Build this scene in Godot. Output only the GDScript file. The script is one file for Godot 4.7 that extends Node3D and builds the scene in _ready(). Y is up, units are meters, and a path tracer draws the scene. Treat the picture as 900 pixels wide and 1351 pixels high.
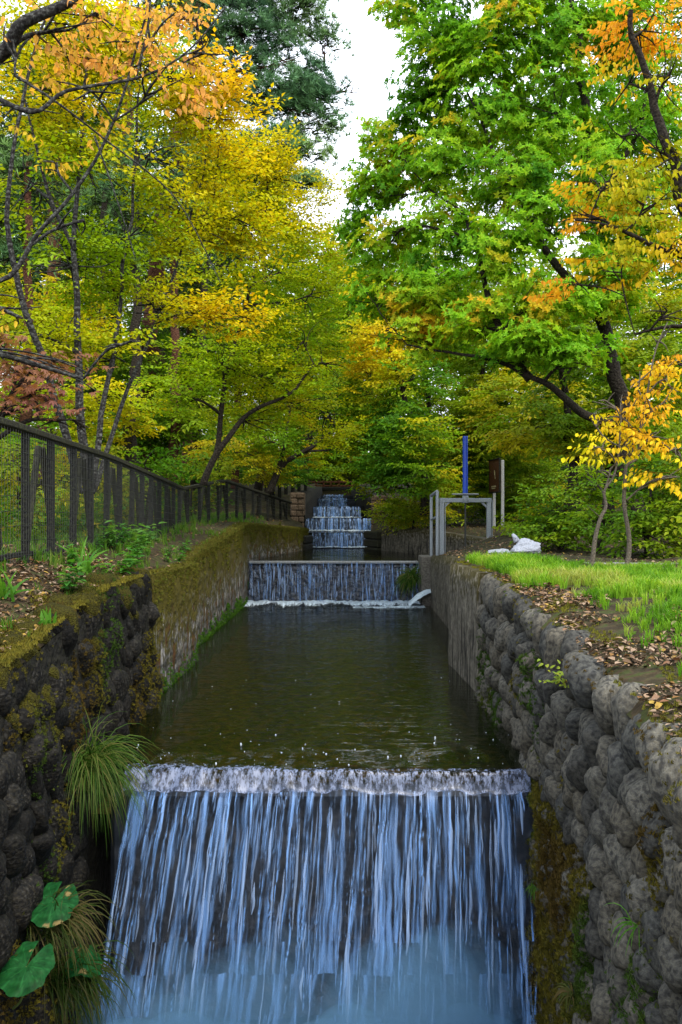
extends Node3D
# A stepped stream channel between stone walls under autumn trees. Camera at the origin's 2 m height, looking along -z; y = 0 is the nearest pool.

const F := 1200.0
var used := {}
var rng := RandomNumberGenerator.new()
var noise := FastNoiseLite.new()
var fine := FastNoiseLite.new()
var M := {}
var SP := {}
var total_copies := 0


class MB:
	var v := PackedVector3Array()
	var c := PackedColorArray()
	var u := PackedVector2Array()
	var i := PackedInt32Array()

	func quad(a: int, b: int, cc: int, d: int) -> void:
		i.append_array([a, b, cc, a, cc, d])

	func tri3(a: Vector3, b: Vector3, cc: Vector3, col: Color) -> void:
		var s := v.size()
		v.append_array([a, b, cc])
		c.append_array([col, col, col])
		i.append_array([s, s + 1, s + 2])

	func commit(smooth := true) -> ArrayMesh:
		var arr := []
		arr.resize(Mesh.ARRAY_MAX)
		arr[Mesh.ARRAY_VERTEX] = v
		if smooth:
			var n := PackedVector3Array()
			n.resize(v.size())
			for k in range(0, i.size(), 3):
				var a := i[k]
				var b := i[k + 1]
				var d := i[k + 2]
				var nn := (v[d] - v[a]).cross(v[b] - v[a])
				n[a] += nn
				n[b] += nn
				n[d] += nn
			for k in n.size():
				n[k] = n[k].normalized() if n[k].length_squared() > 1e-20 else Vector3.UP
			arr[Mesh.ARRAY_NORMAL] = n
		if c.size() == v.size():
			arr[Mesh.ARRAY_COLOR] = c
		if u.size() == v.size():
			arr[Mesh.ARRAY_TEX_UV] = u
		arr[Mesh.ARRAY_INDEX] = i
		var m := ArrayMesh.new()
		m.add_surface_from_arrays(Mesh.PRIMITIVE_TRIANGLES, arr)
		return m


# ---------------------------------------------------------------- helpers
func P(px: float, py: float, d: float) -> Vector3:   # a point measured on the photograph, at its distance d along the channel
	return Vector3((px - 450.0) / F * d, 2.0 - (py - 675.5) / F * d, -d)


func in_view(p: Vector3, margin := 40.0) -> bool:
	var d := -p.z
	if d < 0.3:
		return false
	var x := 450.0 + p.x / d * F
	var y := 675.5 - (p.y - 2.0) / d * F
	return x > -margin and x < 900.0 + margin and y > -margin and y < 1351.0 + margin


func r(a: float, b: float) -> float:
	return rng.randf_range(a, b)


func rdir() -> Vector3:
	var z := r(-1.0, 1.0)
	var a := r(0.0, TAU)
	var q := sqrt(1.0 - z * z)
	return Vector3(q * cos(a), z, q * sin(a))


func tab(t: Array, d: float, col: int) -> float:
	if d <= t[0][0]:
		return t[0][col]
	for k in range(1, t.size()):
		if d <= t[k][0]:
			var w: float = (d - t[k - 1][0]) / maxf(t[k][0] - t[k - 1][0], 1e-6)
			return lerpf(t[k - 1][col], t[k][col], w)
	return t[t.size() - 1][col]


func numbered(called: String) -> String:
	var k: int = used.get(called, 0)
	used[called] = k + 1
	return called if k == 0 else "%s_%03d" % [called, k]


func tag(o: Node3D, label: String, category := "", group := "", kind := "") -> Node3D:
	if label:
		o.set_meta("label", label)
	if category:
		o.set_meta("category", category)
	if group:
		o.set_meta("group", group)
	if kind:
		o.set_meta("kind", kind)
	return o


func thing(called: String, label: String, category: String, at := Vector3.ZERO, group := "") -> Node3D:
	var o := Node3D.new()
	o.name = numbered(called)
	add_child(o)
	o.position = at
	tag(o, label, category, group)
	return o


func part(called: String, mesh: Mesh, mat: Material, parent: Node3D, at := Transform3D()) -> MeshInstance3D:
	var o := MeshInstance3D.new()
	o.mesh = mesh
	o.material_override = mat
	o.name = called
	o.transform = at
	parent.add_child(o, true)
	return o


func structure(called: String, mesh: Mesh, mat: Material) -> MeshInstance3D:
	var o := MeshInstance3D.new()
	o.mesh = mesh
	o.material_override = mat
	o.name = numbered(called)
	o.set_meta("kind", "structure")
	add_child(o)
	return o


func copies(called: String, mesh: Mesh, mat: Material, xf: Array, cols: Array, parent: Node3D = null) -> MultiMeshInstance3D:
	var m := MultiMesh.new()
	m.transform_format = MultiMesh.TRANSFORM_3D
	m.use_colors = true
	m.mesh = mesh
	m.instance_count = xf.size()
	total_copies += xf.size()
	for k in xf.size():
		m.set_instance_transform(k, xf[k])
		m.set_instance_color(k, cols[k])
	var o := MultiMeshInstance3D.new()
	o.multimesh = m
	o.material_override = mat
	o.set_meta("kind", "stuff")
	if parent:
		o.name = called
		parent.add_child(o, true)
	else:
		o.name = numbered(called)
		add_child(o)
	return o


# many placed copies as one mesh of their own
func joined(called: String, mesh: ArrayMesh, m: Material, xf: Array, cols: Array, parent: Node3D) -> MeshInstance3D:
	var arr := mesh.surface_get_arrays(0)
	var v0: PackedVector3Array = arr[Mesh.ARRAY_VERTEX]
	var c0: PackedColorArray = arr[Mesh.ARRAY_COLOR]
	var i0: PackedInt32Array = arr[Mesh.ARRAY_INDEX]
	var mb := MB.new()
	var n := v0.size()
	for k in xf.size():
		mb.v.append_array((xf[k] as Transform3D) * v0)
		var t: Color = cols[k]
		var c := c0.duplicate()
		for j in n:
			c[j] *= t
		mb.c.append_array(c)
		var b := k * n
		var ii := i0.duplicate()
		for j in ii.size():
			ii[j] += b
		mb.i.append_array(ii)
	total_copies += mb.i.size() / 3
	var o := part(called, mb.commit(false), m, parent)
	o.set_meta("kind", "stuff")
	return o


func frame(x: Vector3, up: Vector3) -> Basis:
	x = x.normalized()
	var z := x.cross(up)
	if z.length_squared() < 1e-6:
		z = x.cross(Vector3(0.3, 0.2, 1.0))
	z = z.normalized()
	return Basis(x, z.cross(x), z)


func smooth_line(pts: Array, steps := 4) -> PackedVector3Array:
	var out := PackedVector3Array()
	var n := pts.size()
	for k in n - 1:
		var p0: Vector3 = pts[maxi(k - 1, 0)]
		var p1: Vector3 = pts[k]
		var p2: Vector3 = pts[k + 1]
		var p3: Vector3 = pts[mini(k + 2, n - 1)]
		for s in steps:
			out.append(p1.cubic_interpolate(p2, p0, p3, float(s) / steps))
	out.append(pts[n - 1])
	return out


func tube(mb: MB, pts: PackedVector3Array, r0: float, r1: float, sides := 6, rough := 0.0, power := 1.0, col := Color.WHITE) -> void:
	var n := pts.size()
	if n < 2:
		return
	var t := (pts[1] - pts[0]).normalized()
	var x := t.cross(Vector3(0.37, 0.1, 0.92)).normalized()
	var start := mb.v.size()
	for k in n:
		var dir := (pts[mini(k + 1, n - 1)] - pts[maxi(k - 1, 0)]).normalized()
		x = (x - dir * x.dot(dir)).normalized()
		var y := dir.cross(x)
		var rad := lerpf(r0, r1, pow(float(k) / (n - 1), power))
		for s in sides:
			var a := TAU * s / sides
			var rr := rad * (1.0 + rough * noise.get_noise_3dv(pts[k] * 3.0 + Vector3(cos(a), sin(a), 0.0) * 20.0))
			mb.v.append(pts[k] + (x * cos(a) + y * sin(a)) * rr)
			mb.c.append(col)
	for k in n - 1:
		for s in sides:
			var a := start + k * sides + s
			var b := start + k * sides + (s + 1) % sides
			mb.quad(a, b, b + sides, a + sides)
	var tip := mb.v.size()
	mb.v.append(pts[n - 1])
	mb.c.append(col)
	for s in sides:
		mb.i.append_array([start + (n - 1) * sides + s, start + (n - 1) * sides + (s + 1) % sides, tip])
	var foot := mb.v.size()
	mb.v.append(pts[0])
	mb.c.append(col)
	for s in sides:
		mb.i.append_array([start + (s + 1) % sides, start + s, foot])


func beam(mb: MB, a: Vector3, b: Vector3, w: float, h: float, bevel := 0.006, up := Vector3.UP) -> void:   # a bevelled bar from a to b
	var bs := frame(b - a, up)
	slab(mb, Transform3D(bs, (a + b) / 2.0), Vector3((b - a).length(), h, w), bevel)


func slab(mb: MB, xf: Transform3D, size: Vector3, bevel := 0.006) -> void:
	var h := size / 2.0
	var s := mb.v.size()
	for k in 8:
		var g := Vector3(1.0 if k & 1 else -1.0, 1.0 if k & 2 else -1.0, 1.0 if k & 4 else -1.0)
		mb.v.append(xf * (g * Vector3(h.x, h.y - bevel, h.z - bevel)))
		mb.v.append(xf * (g * Vector3(h.x - bevel, h.y, h.z - bevel)))
		mb.v.append(xf * (g * Vector3(h.x - bevel, h.y - bevel, h.z)))
	for ax in 3:
		var b1 := 1 << ((ax + 1) % 3)
		var b2 := 1 << ((ax + 2) % 3)
		for sg in 2:
			var o := (1 << ax) * sg
			mb.quad(s + 3 * o + ax, s + 3 * (o | b1) + ax, s + 3 * (o | b1 | b2) + ax, s + 3 * (o | b2) + ax)
			# edges along axis ax
			for tg in 2:
				var e := b1 * sg | b2 * tg
				var f := e | (1 << ax)
				var a1 := (ax + 1) % 3
				var a2 := (ax + 2) % 3
				mb.quad(s + 3 * e + a1, s + 3 * f + a1, s + 3 * f + a2, s + 3 * e + a2)
	for k in 8:
		mb.i.append_array([s + 3 * k, s + 3 * k + 1, s + 3 * k + 2])


func bar(a: Vector3, b: Vector3, w: float, h: float, bevel := 0.006, up := Vector3.UP) -> ArrayMesh:
	var mb := MB.new()
	beam(mb, a, b, w, h, bevel, up)
	return mb.commit(false)


func pole(pts: Array, r0: float, r1: float, sides := 10) -> ArrayMesh:
	var mb := MB.new()
	var q := PackedVector3Array()
	for p in pts:
		q.append(p)
	tube(mb, q, r0, r1, sides)
	return mb.commit()


# a grid surface: at(s, t) -> Vector3
func sheet(ns: int, nt: int, at: Callable, uv := Vector2.ONE, shift := Vector2.ZERO) -> ArrayMesh:
	var mb := MB.new()
	for a in ns + 1:
		for b in nt + 1:
			var s := float(a) / ns
			var t := float(b) / nt
			mb.v.append(at.call(s, t))
			mb.u.append(Vector2(s, 1.0 - t) * uv + shift)
	for a in ns:
		for b in nt:
			var k := a * (nt + 1) + b
			mb.quad(k, k + 1, k + nt + 2, k + nt + 1)
	return mb.commit()


# ---------------------------------------------------------------- textures and materials
func ramp(stops: Array) -> Gradient:
	var g := Gradient.new()
	var off := PackedFloat32Array()
	var col := PackedColorArray()
	for s in stops:
		off.append(s[0])
		col.append((s[1] as Color).linear_to_srgb())
	g.offsets = off
	g.colors = col
	return g


func noise_tex(freq: float, stops: Array, sd := 1, octaves := 5, kind := FastNoiseLite.TYPE_SIMPLEX_SMOOTH, size := 512) -> NoiseTexture2D:
	var n := FastNoiseLite.new()
	n.seed = sd
	n.noise_type = kind
	n.frequency = freq
	n.fractal_octaves = octaves
	var t := NoiseTexture2D.new()
	t.width = size
	t.height = size
	t.seamless = true
	t.noise = n
	if stops.size():
		t.color_ramp = ramp(stops)
	return t


func mat(c: Color, rough: float, tex: Texture2D = null, scale := 1.0, bump: Texture2D = null, bump_cm := 1.0, world := true) -> StandardMaterial3D:
	var m := StandardMaterial3D.new()
	m.albedo_color = c.linear_to_srgb()
	m.roughness = rough
	m.metallic_specular = 0.25 if rough > 0.45 else 0.5
	if tex:
		m.albedo_texture = tex
	if bump:
		m.heightmap_enabled = true
		m.heightmap_texture = bump
		m.heightmap_scale = bump_cm
	if tex or bump:
		m.uv1_triplanar = true
		m.uv1_world_triplanar = world
		m.uv1_scale = Vector3.ONE * scale
	return m


func picture(w: int, h: int, at: Callable) -> ImageTexture:
	var im := Image.create_empty(w, h, false, Image.FORMAT_RGBA8)
	for y in h:
		for x in w:
			var c: Color = at.call(x, y)
			var a := c.a
			c = c.linear_to_srgb()
			c.a = a
			im.set_pixel(x, y, c)
	return ImageTexture.create_from_image(im)


func fbm(x: float, y: float) -> float:
	return noise.get_noise_2d(x, y) * 0.6 + noise.get_noise_2d(x * 2.3 + 91.0, y * 2.3) * 0.3 + noise.get_noise_2d(x * 5.1, y * 5.1 + 37.0) * 0.15


func sstep(a: float, b: float, x: float) -> float:
	return smoothstep(a, b, x)


func streak_picture(col: Color, cover: float, sd: float, lo: float, hi: float, w: int, h: int, fx: float) -> ImageTexture:
	return picture(w, h, func(x: int, y: int):
		var wob: float = noise.get_noise_2d(x * 0.5 + sd, y * 0.3) * 2.2
		var a: float = noise.get_noise_2d((x + wob) * fx + sd, y * 0.06) * 0.62
		var b: float = noise.get_noise_2d((x + wob) * fx * 2.7 + sd * 3.0, y * 0.13 + 50.0) * 0.42
		var e: float = noise.get_noise_2d((x + wob) * fx * 6.0 + sd * 5.0, y * 0.24 + 150.0) * 0.34
		var s: float = a + b + e
		var k: float = sstep(lo, hi, s)
		return Color(col.r, col.g, col.b, k * cover))


func make_materials() -> void:
	var bumpy := noise_tex(0.02, [], 5, 6)
	var speck := noise_tex(0.09, [], 8, 3)
	M.bumpy = bumpy
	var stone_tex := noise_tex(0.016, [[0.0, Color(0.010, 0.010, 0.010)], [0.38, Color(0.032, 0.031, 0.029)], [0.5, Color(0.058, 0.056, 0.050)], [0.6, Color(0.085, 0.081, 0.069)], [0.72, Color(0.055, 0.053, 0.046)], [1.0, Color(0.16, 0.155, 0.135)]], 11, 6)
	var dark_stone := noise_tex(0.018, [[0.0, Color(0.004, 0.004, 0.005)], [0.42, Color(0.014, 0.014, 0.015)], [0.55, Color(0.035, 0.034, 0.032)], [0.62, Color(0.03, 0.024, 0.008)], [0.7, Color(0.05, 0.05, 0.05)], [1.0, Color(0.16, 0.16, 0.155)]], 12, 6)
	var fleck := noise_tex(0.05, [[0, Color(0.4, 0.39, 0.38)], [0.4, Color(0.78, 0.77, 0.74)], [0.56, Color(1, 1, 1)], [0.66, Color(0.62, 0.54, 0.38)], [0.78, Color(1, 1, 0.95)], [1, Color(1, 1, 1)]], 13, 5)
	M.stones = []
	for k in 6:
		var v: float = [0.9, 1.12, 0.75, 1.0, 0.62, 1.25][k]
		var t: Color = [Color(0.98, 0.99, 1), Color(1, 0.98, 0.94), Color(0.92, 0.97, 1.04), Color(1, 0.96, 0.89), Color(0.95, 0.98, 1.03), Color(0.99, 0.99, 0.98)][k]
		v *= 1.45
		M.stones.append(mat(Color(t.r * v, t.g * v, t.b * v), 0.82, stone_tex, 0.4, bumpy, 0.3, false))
	for m in M.stones:
		m.detail_enabled = true
		m.detail_blend_mode = BaseMaterial3D.BLEND_MODE_MUL
		m.detail_albedo = fleck
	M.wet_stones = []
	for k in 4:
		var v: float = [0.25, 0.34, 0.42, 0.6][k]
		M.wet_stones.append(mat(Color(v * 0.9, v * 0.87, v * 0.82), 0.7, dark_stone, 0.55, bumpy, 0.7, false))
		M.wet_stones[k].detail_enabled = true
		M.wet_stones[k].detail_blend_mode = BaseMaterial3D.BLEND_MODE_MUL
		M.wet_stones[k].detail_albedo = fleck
	M.mortar = mat(Color(0.014, 0.013, 0.011), 0.9, noise_tex(0.03, [[0, Color(0.4, 0.4, 0.35)], [0.6, Color(1, 1, 0.9)], [1, Color(0.9, 1, 0.3)]], 14), 0.9, bumpy, 3.0)
	M.soil = mat(Color.WHITE, 0.95, noise_tex(0.02, [[0, Color(0.012, 0.010, 0.006)], [0.45, Color(0.030, 0.022, 0.012)], [0.58, Color(0.05, 0.036, 0.018)], [0.68, Color(0.03, 0.04, 0.010)], [1, Color(0.05, 0.07, 0.014)]], 21, 6), 0.6, bumpy, 3.0)
	M.bed = mat(Color(0.6, 0.6, 0.55), 0.8, noise_tex(0.02, [[0, Color(0.012, 0.014, 0.003)], [0.42, Color(0.03, 0.032, 0.005)], [0.58, Color(0.065, 0.055, 0.008)], [0.72, Color(0.11, 0.06, 0.012)], [1, Color(0.05, 0.06, 0.01)]], 23, 6), 0.6, bumpy, 5.0)
	M.wood = mat(Color.WHITE, 0.85, noise_tex(0.03, [[0, Color(0.004, 0.004, 0.005)], [0.45, Color(0.010, 0.010, 0.009)], [0.6, Color(0.018, 0.018, 0.014)], [0.75, Color(0.022, 0.026, 0.012)], [1, Color(0.04, 0.04, 0.034)]], 31), 1.5, speck, 0.5)
	M.rail_wood = mat(Color.WHITE, 0.85, noise_tex(0.03, [[0, Color(0.010, 0.010, 0.008)], [0.5, Color(0.026, 0.025, 0.018)], [0.7, Color(0.034, 0.036, 0.015)], [1, Color(0.07, 0.068, 0.055)]], 32), 1.2, speck, 0.5)
	M.wire = mat(Color(0.06, 0.062, 0.058), 0.6)
	M.wire.metallic = 0.4
	M.galv = mat(Color.WHITE, 0.5, noise_tex(0.03, [[0, Color(0.16, 0.18, 0.20)], [0.5, Color(0.27, 0.30, 0.33)], [0.8, Color(0.34, 0.36, 0.39)], [1, Color(0.22, 0.18, 0.14)]], 41), 3.0)
	M.galv.metallic = 0.35
	M.blue = mat(Color.WHITE, 0.32, noise_tex(0.03, [[0, Color(0.004, 0.045, 0.40)], [0.6, Color(0.005, 0.06, 0.50)], [1, Color(0.02, 0.10, 0.55)]], 42), 2.0)
	M.white_paint = mat(Color.WHITE, 0.5, noise_tex(0.03, [[0, Color(0.15, 0.155, 0.15)], [0.5, Color(0.26, 0.27, 0.265)], [1, Color(0.33, 0.34, 0.33)]], 43), 2.0)
	M.rust = mat(Color.WHITE, 0.8, noise_tex(0.025, [[0, Color(0.035, 0.012, 0.006)], [0.5, Color(0.085, 0.03, 0.013)], [0.75, Color(0.11, 0.055, 0.025)], [1, Color(0.13, 0.10, 0.06)]], 44), 2.4, speck, 0.3)
	M.sack = mat(Color.WHITE, 0.6, noise_tex(0.03, [[0, Color(0.22, 0.24, 0.29)], [0.5, Color(0.34, 0.36, 0.41)], [1, Color(0.42, 0.43, 0.47)]], 45), 3.0, noise_tex(0.012, [], 46, 4), 2.0)
	M.kerb = mat(Color.WHITE, 0.9, noise_tex(0.03, [[0, Color(0.10, 0.10, 0.10)], [0.5, Color(0.22, 0.22, 0.21)], [1, Color(0.30, 0.30, 0.28)]], 47), 1.5, speck, 0.5)
	M.masonry = mat(Color.WHITE, 0.9, noise_tex(0.03, [[0, Color(0.05, 0.035, 0.025)], [0.5, Color(0.13, 0.09, 0.06)], [0.75, Color(0.16, 0.13, 0.09)], [1, Color(0.08, 0.09, 0.03)]], 48), 1.5, bumpy, 1.5)
	# bark
	M.grey_bark = mat(Color.WHITE, 0.9, noise_tex(0.025, [[0, Color(0.006, 0.005, 0.005)], [0.45, Color(0.018, 0.017, 0.016)], [0.58, Color(0.035, 0.034, 0.032)], [0.70, Color(0.08, 0.084, 0.077)], [1, Color(0.15, 0.16, 0.14)]], 51), 1.6, bumpy, 1.5)
	M.pale_bark = mat(Color.WHITE, 0.9, noise_tex(0.025, [[0, Color(0.03, 0.024, 0.018)], [0.45, Color(0.085, 0.07, 0.052)], [1, Color(0.17, 0.15, 0.12)]], 54), 3.0, bumpy, 0.5)
	M.dark_bark = mat(Color.WHITE, 0.95, noise_tex(0.03, [[0, Color(0.008, 0.007, 0.006)], [0.5, Color(0.025, 0.02, 0.016)], [0.8, Color(0.05, 0.042, 0.03)], [1, Color(0.07, 0.08, 0.03)]], 52), 1.5, bumpy, 3.0)
	M.red_bark = mat(Color.WHITE, 0.95, noise_tex(0.03, [[0, Color(0.02, 0.010, 0.007)], [0.5, Color(0.07, 0.03, 0.018)], [0.8, Color(0.13, 0.06, 0.035)], [1, Color(0.15, 0.10, 0.07)]], 53), 1.5, bumpy, 3.0)
	# leaves: the colour is each copy's own
	M.leaf = mat(Color.WHITE, 0.5)
	M.leaf.metallic_specular = 0.22
	M.leaf.vertex_color_use_as_albedo = true
	M.leaf.backlight_enabled = true
	M.leaf.backlight = Color(1.0, 1.0, 0.7)
	M.needle = mat(Color.WHITE, 0.6)
	M.needle.vertex_color_use_as_albedo = true
	M.litter = mat(Color.WHITE, 0.7)
	M.litter.vertex_color_use_as_albedo = true
	M.moss = mat(Color.WHITE, 0.9)
	M.moss.vertex_color_use_as_albedo = true
	M.moss.backlight_enabled = true
	M.moss.backlight = Color(0.4, 0.4, 0.2)
	var moss_tex := noise_tex(0.05, [[0, Color(0.008, 0.008, 0.002)], [0.45, Color(0.03, 0.027, 0.004)], [0.65, Color(0.065, 0.055, 0.006)], [1, Color(0.04, 0.055, 0.008)]], 61, 6)
	M.moss_bed = mat(Color.WHITE, 1.0, moss_tex, 1.8, speck, 3.0)
	# water
	M.pool = StandardMaterial3D.new()
	M.pool.albedo_color = Color(Color(0.003, 0.0055, 0.0003).linear_to_srgb(), 0.58)
	M.pool.roughness = 0.06
	M.pool.metallic_specular = 0.3
	M.pool.transparency = BaseMaterial3D.TRANSPARENCY_ALPHA
	M.pool.heightmap_enabled = true
	M.pool.heightmap_texture = noise_tex(0.012, [], 71, 4)
	M.pool.heightmap_scale = 0.6
	M.pool.uv1_triplanar = true
	M.pool.uv1_world_triplanar = true
	M.pool.uv1_scale = Vector3(0.45, 1.0, 1.3)
	M.froth = StandardMaterial3D.new()
	M.froth.roughness = 0.4
	M.froth.transparency = BaseMaterial3D.TRANSPARENCY_ALPHA
	M.froth.albedo_texture = picture(1024, 96, func(x: int, y: int):
		var q: float = 1.0 - y / 96.0
		var n1: float = noise.get_noise_2d(x * 1.6, y * 0.9) * 0.5 + noise.get_noise_2d(x * 4.5 + 70.0, y * 2.2) * 0.4 + noise.get_noise_2d(x * 10.0, y * 6.0 + 30.0) * 0.3
		var mound: float = sstep(-0.05, 0.35, noise.get_noise_2d(x * 0.13 + 20.0, 4.0))
		var b: float = sstep(-0.35, 0.45, n1 + mound * 0.12)
		var edge: float = n1 * 1.1 + 0.75 + mound * 0.25 - q * 1.15 - (0.35 if q < 0.06 else 0.0)
		var c := Color(0.03, 0.045, 0.09).lerp(Color(0.125, 0.155, 0.245), b)
		c.a = sstep(-0.05, 0.25, edge) * lerpf(0.35, 0.9, b)
		return c)
	M.foam = mat(Color(0.46, 0.55, 0.62), 0.5, null, 2.0, bumpy, 3.0)
	M.foam_sheet = StandardMaterial3D.new()
	M.foam_sheet.roughness = 0.45
	M.foam_sheet.transparency = BaseMaterial3D.TRANSPARENCY_ALPHA
	M.foam_sheet.albedo_texture = picture(1024, 96, func(x: int, y: int):
		var q: float = 1.0 - y / 96.0
		var n1: float = noise.get_noise_2d(x * 1.3 + 900.0, y * 1.6) * 0.5 + noise.get_noise_2d(x * 4.0 + 70.0, y * 5.0) * 0.45 + noise.get_noise_2d(x * 10.0, y * 12.0 + 30.0) * 0.35
		var c := Color(0.28, 0.36, 0.42).lerp(Color(0.56, 0.65, 0.72), sstep(-0.3, 0.4, n1))
		c.a = sstep(0.0, 0.3, n1 * 0.9 + 1.15 - q * 1.45) * 0.97
		return c)
	M.drop = mat(Color(0.45, 0.50, 0.58), 0.2)
	M.drop.vertex_color_use_as_albedo = true
	M.strand = mat(Color(1, 1, 1), 0.4)
	M.strand.transparency = BaseMaterial3D.TRANSPARENCY_ALPHA
	M.strand.albedo_color.a = 0.38
	M.strand.vertex_color_use_as_albedo = true
	M.wet_weir = mat(Color.WHITE, 0.5, noise_tex(0.02, [[0, Color(0.012, 0.016, 0.022)], [0.5, Color(0.022, 0.026, 0.034)], [1, Color(0.05, 0.054, 0.062)]], 73), 0.7, bumpy, 0.5)
	M.wet_dark = mat(Color.WHITE, 0.25, noise_tex(0.02, [[0, Color(0.004, 0.005, 0.007)], [0.5, Color(0.012, 0.014, 0.02)], [1, Color(0.03, 0.035, 0.05)]], 74), 0.7, bumpy, 2.0)
	M.falls = []
	for k in 4:
		var w := StandardMaterial3D.new()
		w.albedo_texture = streak_picture(Color(0.14, 0.29, 0.60), [0.55, 0.95, 0.95, 0.8][k], [3.0, 400.0, 900.0, 1500.0][k], [-0.08, 0.14, 0.18, -0.05][k], [0.60, 0.84, 0.8, 0.5][k], 512, 512, [1.5, 2.2, 4.4, 1.5][k])
		w.transparency = BaseMaterial3D.TRANSPARENCY_ALPHA
		w.roughness = 0.35
		M.falls.append(w)
	# weathered concrete: u along the wall, v down it
	M.left_concrete = StandardMaterial3D.new()
	M.left_concrete.albedo_texture = picture(512, 512, func(x: int, y: int):
		var n1 := fbm(x * 0.9, y * 0.9)
		var st := noise.get_noise_2d(x * 3.2, y * 0.22) * 0.7 + noise.get_noise_2d(x * 8.0, y * 0.7 + 300.0) * 0.4
		var c := Color(0.03, 0.03, 0.028).lerp(Color(0.10, 0.095, 0.085), sstep(-0.3, 0.5, n1 + st * 0.5))
		c = c.lerp(Color(0.20, 0.19, 0.18), sstep(0.32, 0.55, st + noise.get_noise_2d(x * 0.5, y * 0.5 + 77.0)))
		c = c.lerp(Color(0.06, 0.028, 0.010), sstep(0.25, 0.5, noise.get_noise_2d(x * 0.7 + 500.0, y * 0.3) + st * 0.35))
		var edge: float = float(y) / 512.0 + n1 * 0.35 + st * 0.32
		c = c.lerp(Color(0.055, 0.046, 0.006), 1.0 - sstep(0.30, 0.55, edge))
		c = c.lerp(Color(0.02, 0.045, 0.005), sstep(0.80, 0.9, float(y) / 512.0 + n1 * 0.2))
		return c)
	M.left_concrete.roughness = 0.85
	M.left_concrete.metallic_specular = 0.25
	M.left_concrete.heightmap_enabled = true
	M.left_concrete.heightmap_texture = bumpy
	M.left_concrete.heightmap_scale = 3.0
	M.right_concrete = StandardMaterial3D.new()
	M.right_concrete.albedo_texture = picture(512, 512, func(x: int, y: int):
		var n1 := fbm(x * 0.9 + 700.0, y * 0.9)
		var st := noise.get_noise_2d(x * 3.6 + 900.0, y * 0.16) * 0.7 + noise.get_noise_2d(x * 9.0, y * 0.5 + 600.0) * 0.4
		var c := Color(0.05, 0.046, 0.038).lerp(Color(0.16, 0.145, 0.115), sstep(-0.4, 0.5, n1 * 0.6 + st * 0.7))
		c = c.lerp(Color(0.022, 0.02, 0.017), sstep(0.15, 0.5, noise.get_noise_2d(x * 2.6 + 40.0, y * 0.12) + n1 * 0.3))
		var edge: float = float(y) / 512.0 + n1 * 0.25 + st * 0.2
		c = c.lerp(Color(0.035, 0.03, 0.01), 1.0 - sstep(0.02, 0.16, edge))
		c = c.lerp(Color(0.026, 0.02, 0.014), sstep(0.74, 0.84, float(y) / 512.0 + n1 * 0.12))
		return c)
	M.right_concrete.roughness = 0.9
	M.right_concrete.metallic_specular = 0.25
	M.right_concrete.heightmap_enabled = true
	M.right_concrete.heightmap_texture = bumpy
	M.right_concrete.heightmap_scale = 1.5


# ---------------------------------------------------------------- leaves and sprays
func leaf(mb: MB, o: Vector3, dir: Vector3, up: Vector3, L: float, W: float, col: Color, detail := 0) -> void:
	dir = dir.normalized()
	var side := dir.cross(up).normalized()
	up = side.cross(dir)
	var s := mb.v.size()
	if detail == 0:
		mb.v.append_array([o, o + dir * L * 0.42 + side * W * 0.5 + up * W * 0.16, o + dir * L - up * L * 0.12, o + dir * L * 0.42 - side * W * 0.5 + up * W * 0.16])
		mb.c.append_array([col, col, col, col])
		mb.i.append_array([s, s + 1, s + 2, s, s + 2, s + 3])
		return
	var droop := L * r(0.12, 0.35)
	for k in 4:
		var t: float = [0.0, 0.28, 0.64, 1.0][k]
		var w: float = [0.0, 0.5, 0.40, 0.0][k] * W
		var m := o + dir * L * t - up * droop * t * t
		if k == 0 or k == 3:
			mb.v.append(m)
			mb.c.append(col)
		else:
			mb.v.append_array([m + side * w + up * w * 0.3, m, m - side * w + up * w * 0.3])
			mb.c.append_array([col, col * 0.96, col])
	mb.i.append_array([s, s + 1, s + 2, s, s + 2, s + 3, s + 1, s + 4, s + 5, s + 1, s + 5, s + 2, s + 2, s + 5, s + 6, s + 2, s + 6, s + 3, s + 4, s + 7, s + 5, s + 5, s + 7, s + 6])


func star_leaf(mb: MB, o: Vector3, dir: Vector3, up: Vector3, L: float, col: Color) -> void:
	dir = dir.normalized()
	var side := dir.cross(up).normalized()
	for k in 5:
		var a := (k - 2) * 0.62
		var q := (dir * cos(a) + side * sin(a)).normalized()
		var p := q.cross(up).normalized()
		var l: float = L * [0.6, 0.85, 1.0, 0.85, 0.6][k]
		var s := mb.v.size()
		mb.v.append_array([o, o + q * l * 0.45 + p * l * 0.16, o + q * l - up * l * 0.15, o + q * l * 0.45 - p * l * 0.16])
		mb.c.append_array([col, col, col, col])
		mb.i.append_array([s, s + 1, s + 2, s, s + 2, s + 3])


func leaf_tone() -> Color:
	var v := r(0.68, 1.3)
	return Color(v * r(0.85, 1.18), v, v * r(0.6, 1.3))


func twig(mb: MB, a: Vector3, b: Vector3, w: float) -> void:
	var x := (b - a).cross(Vector3(0.2, 1, 0.1)).normalized() * w
	var y := (b - a).cross(x).normalized() * w
	var c := Color(0.18, 0.16, 0.22)
	mb.tri3(a + x, a - x, b, c)
	mb.tri3(a + y, a - y, b, c)


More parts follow.
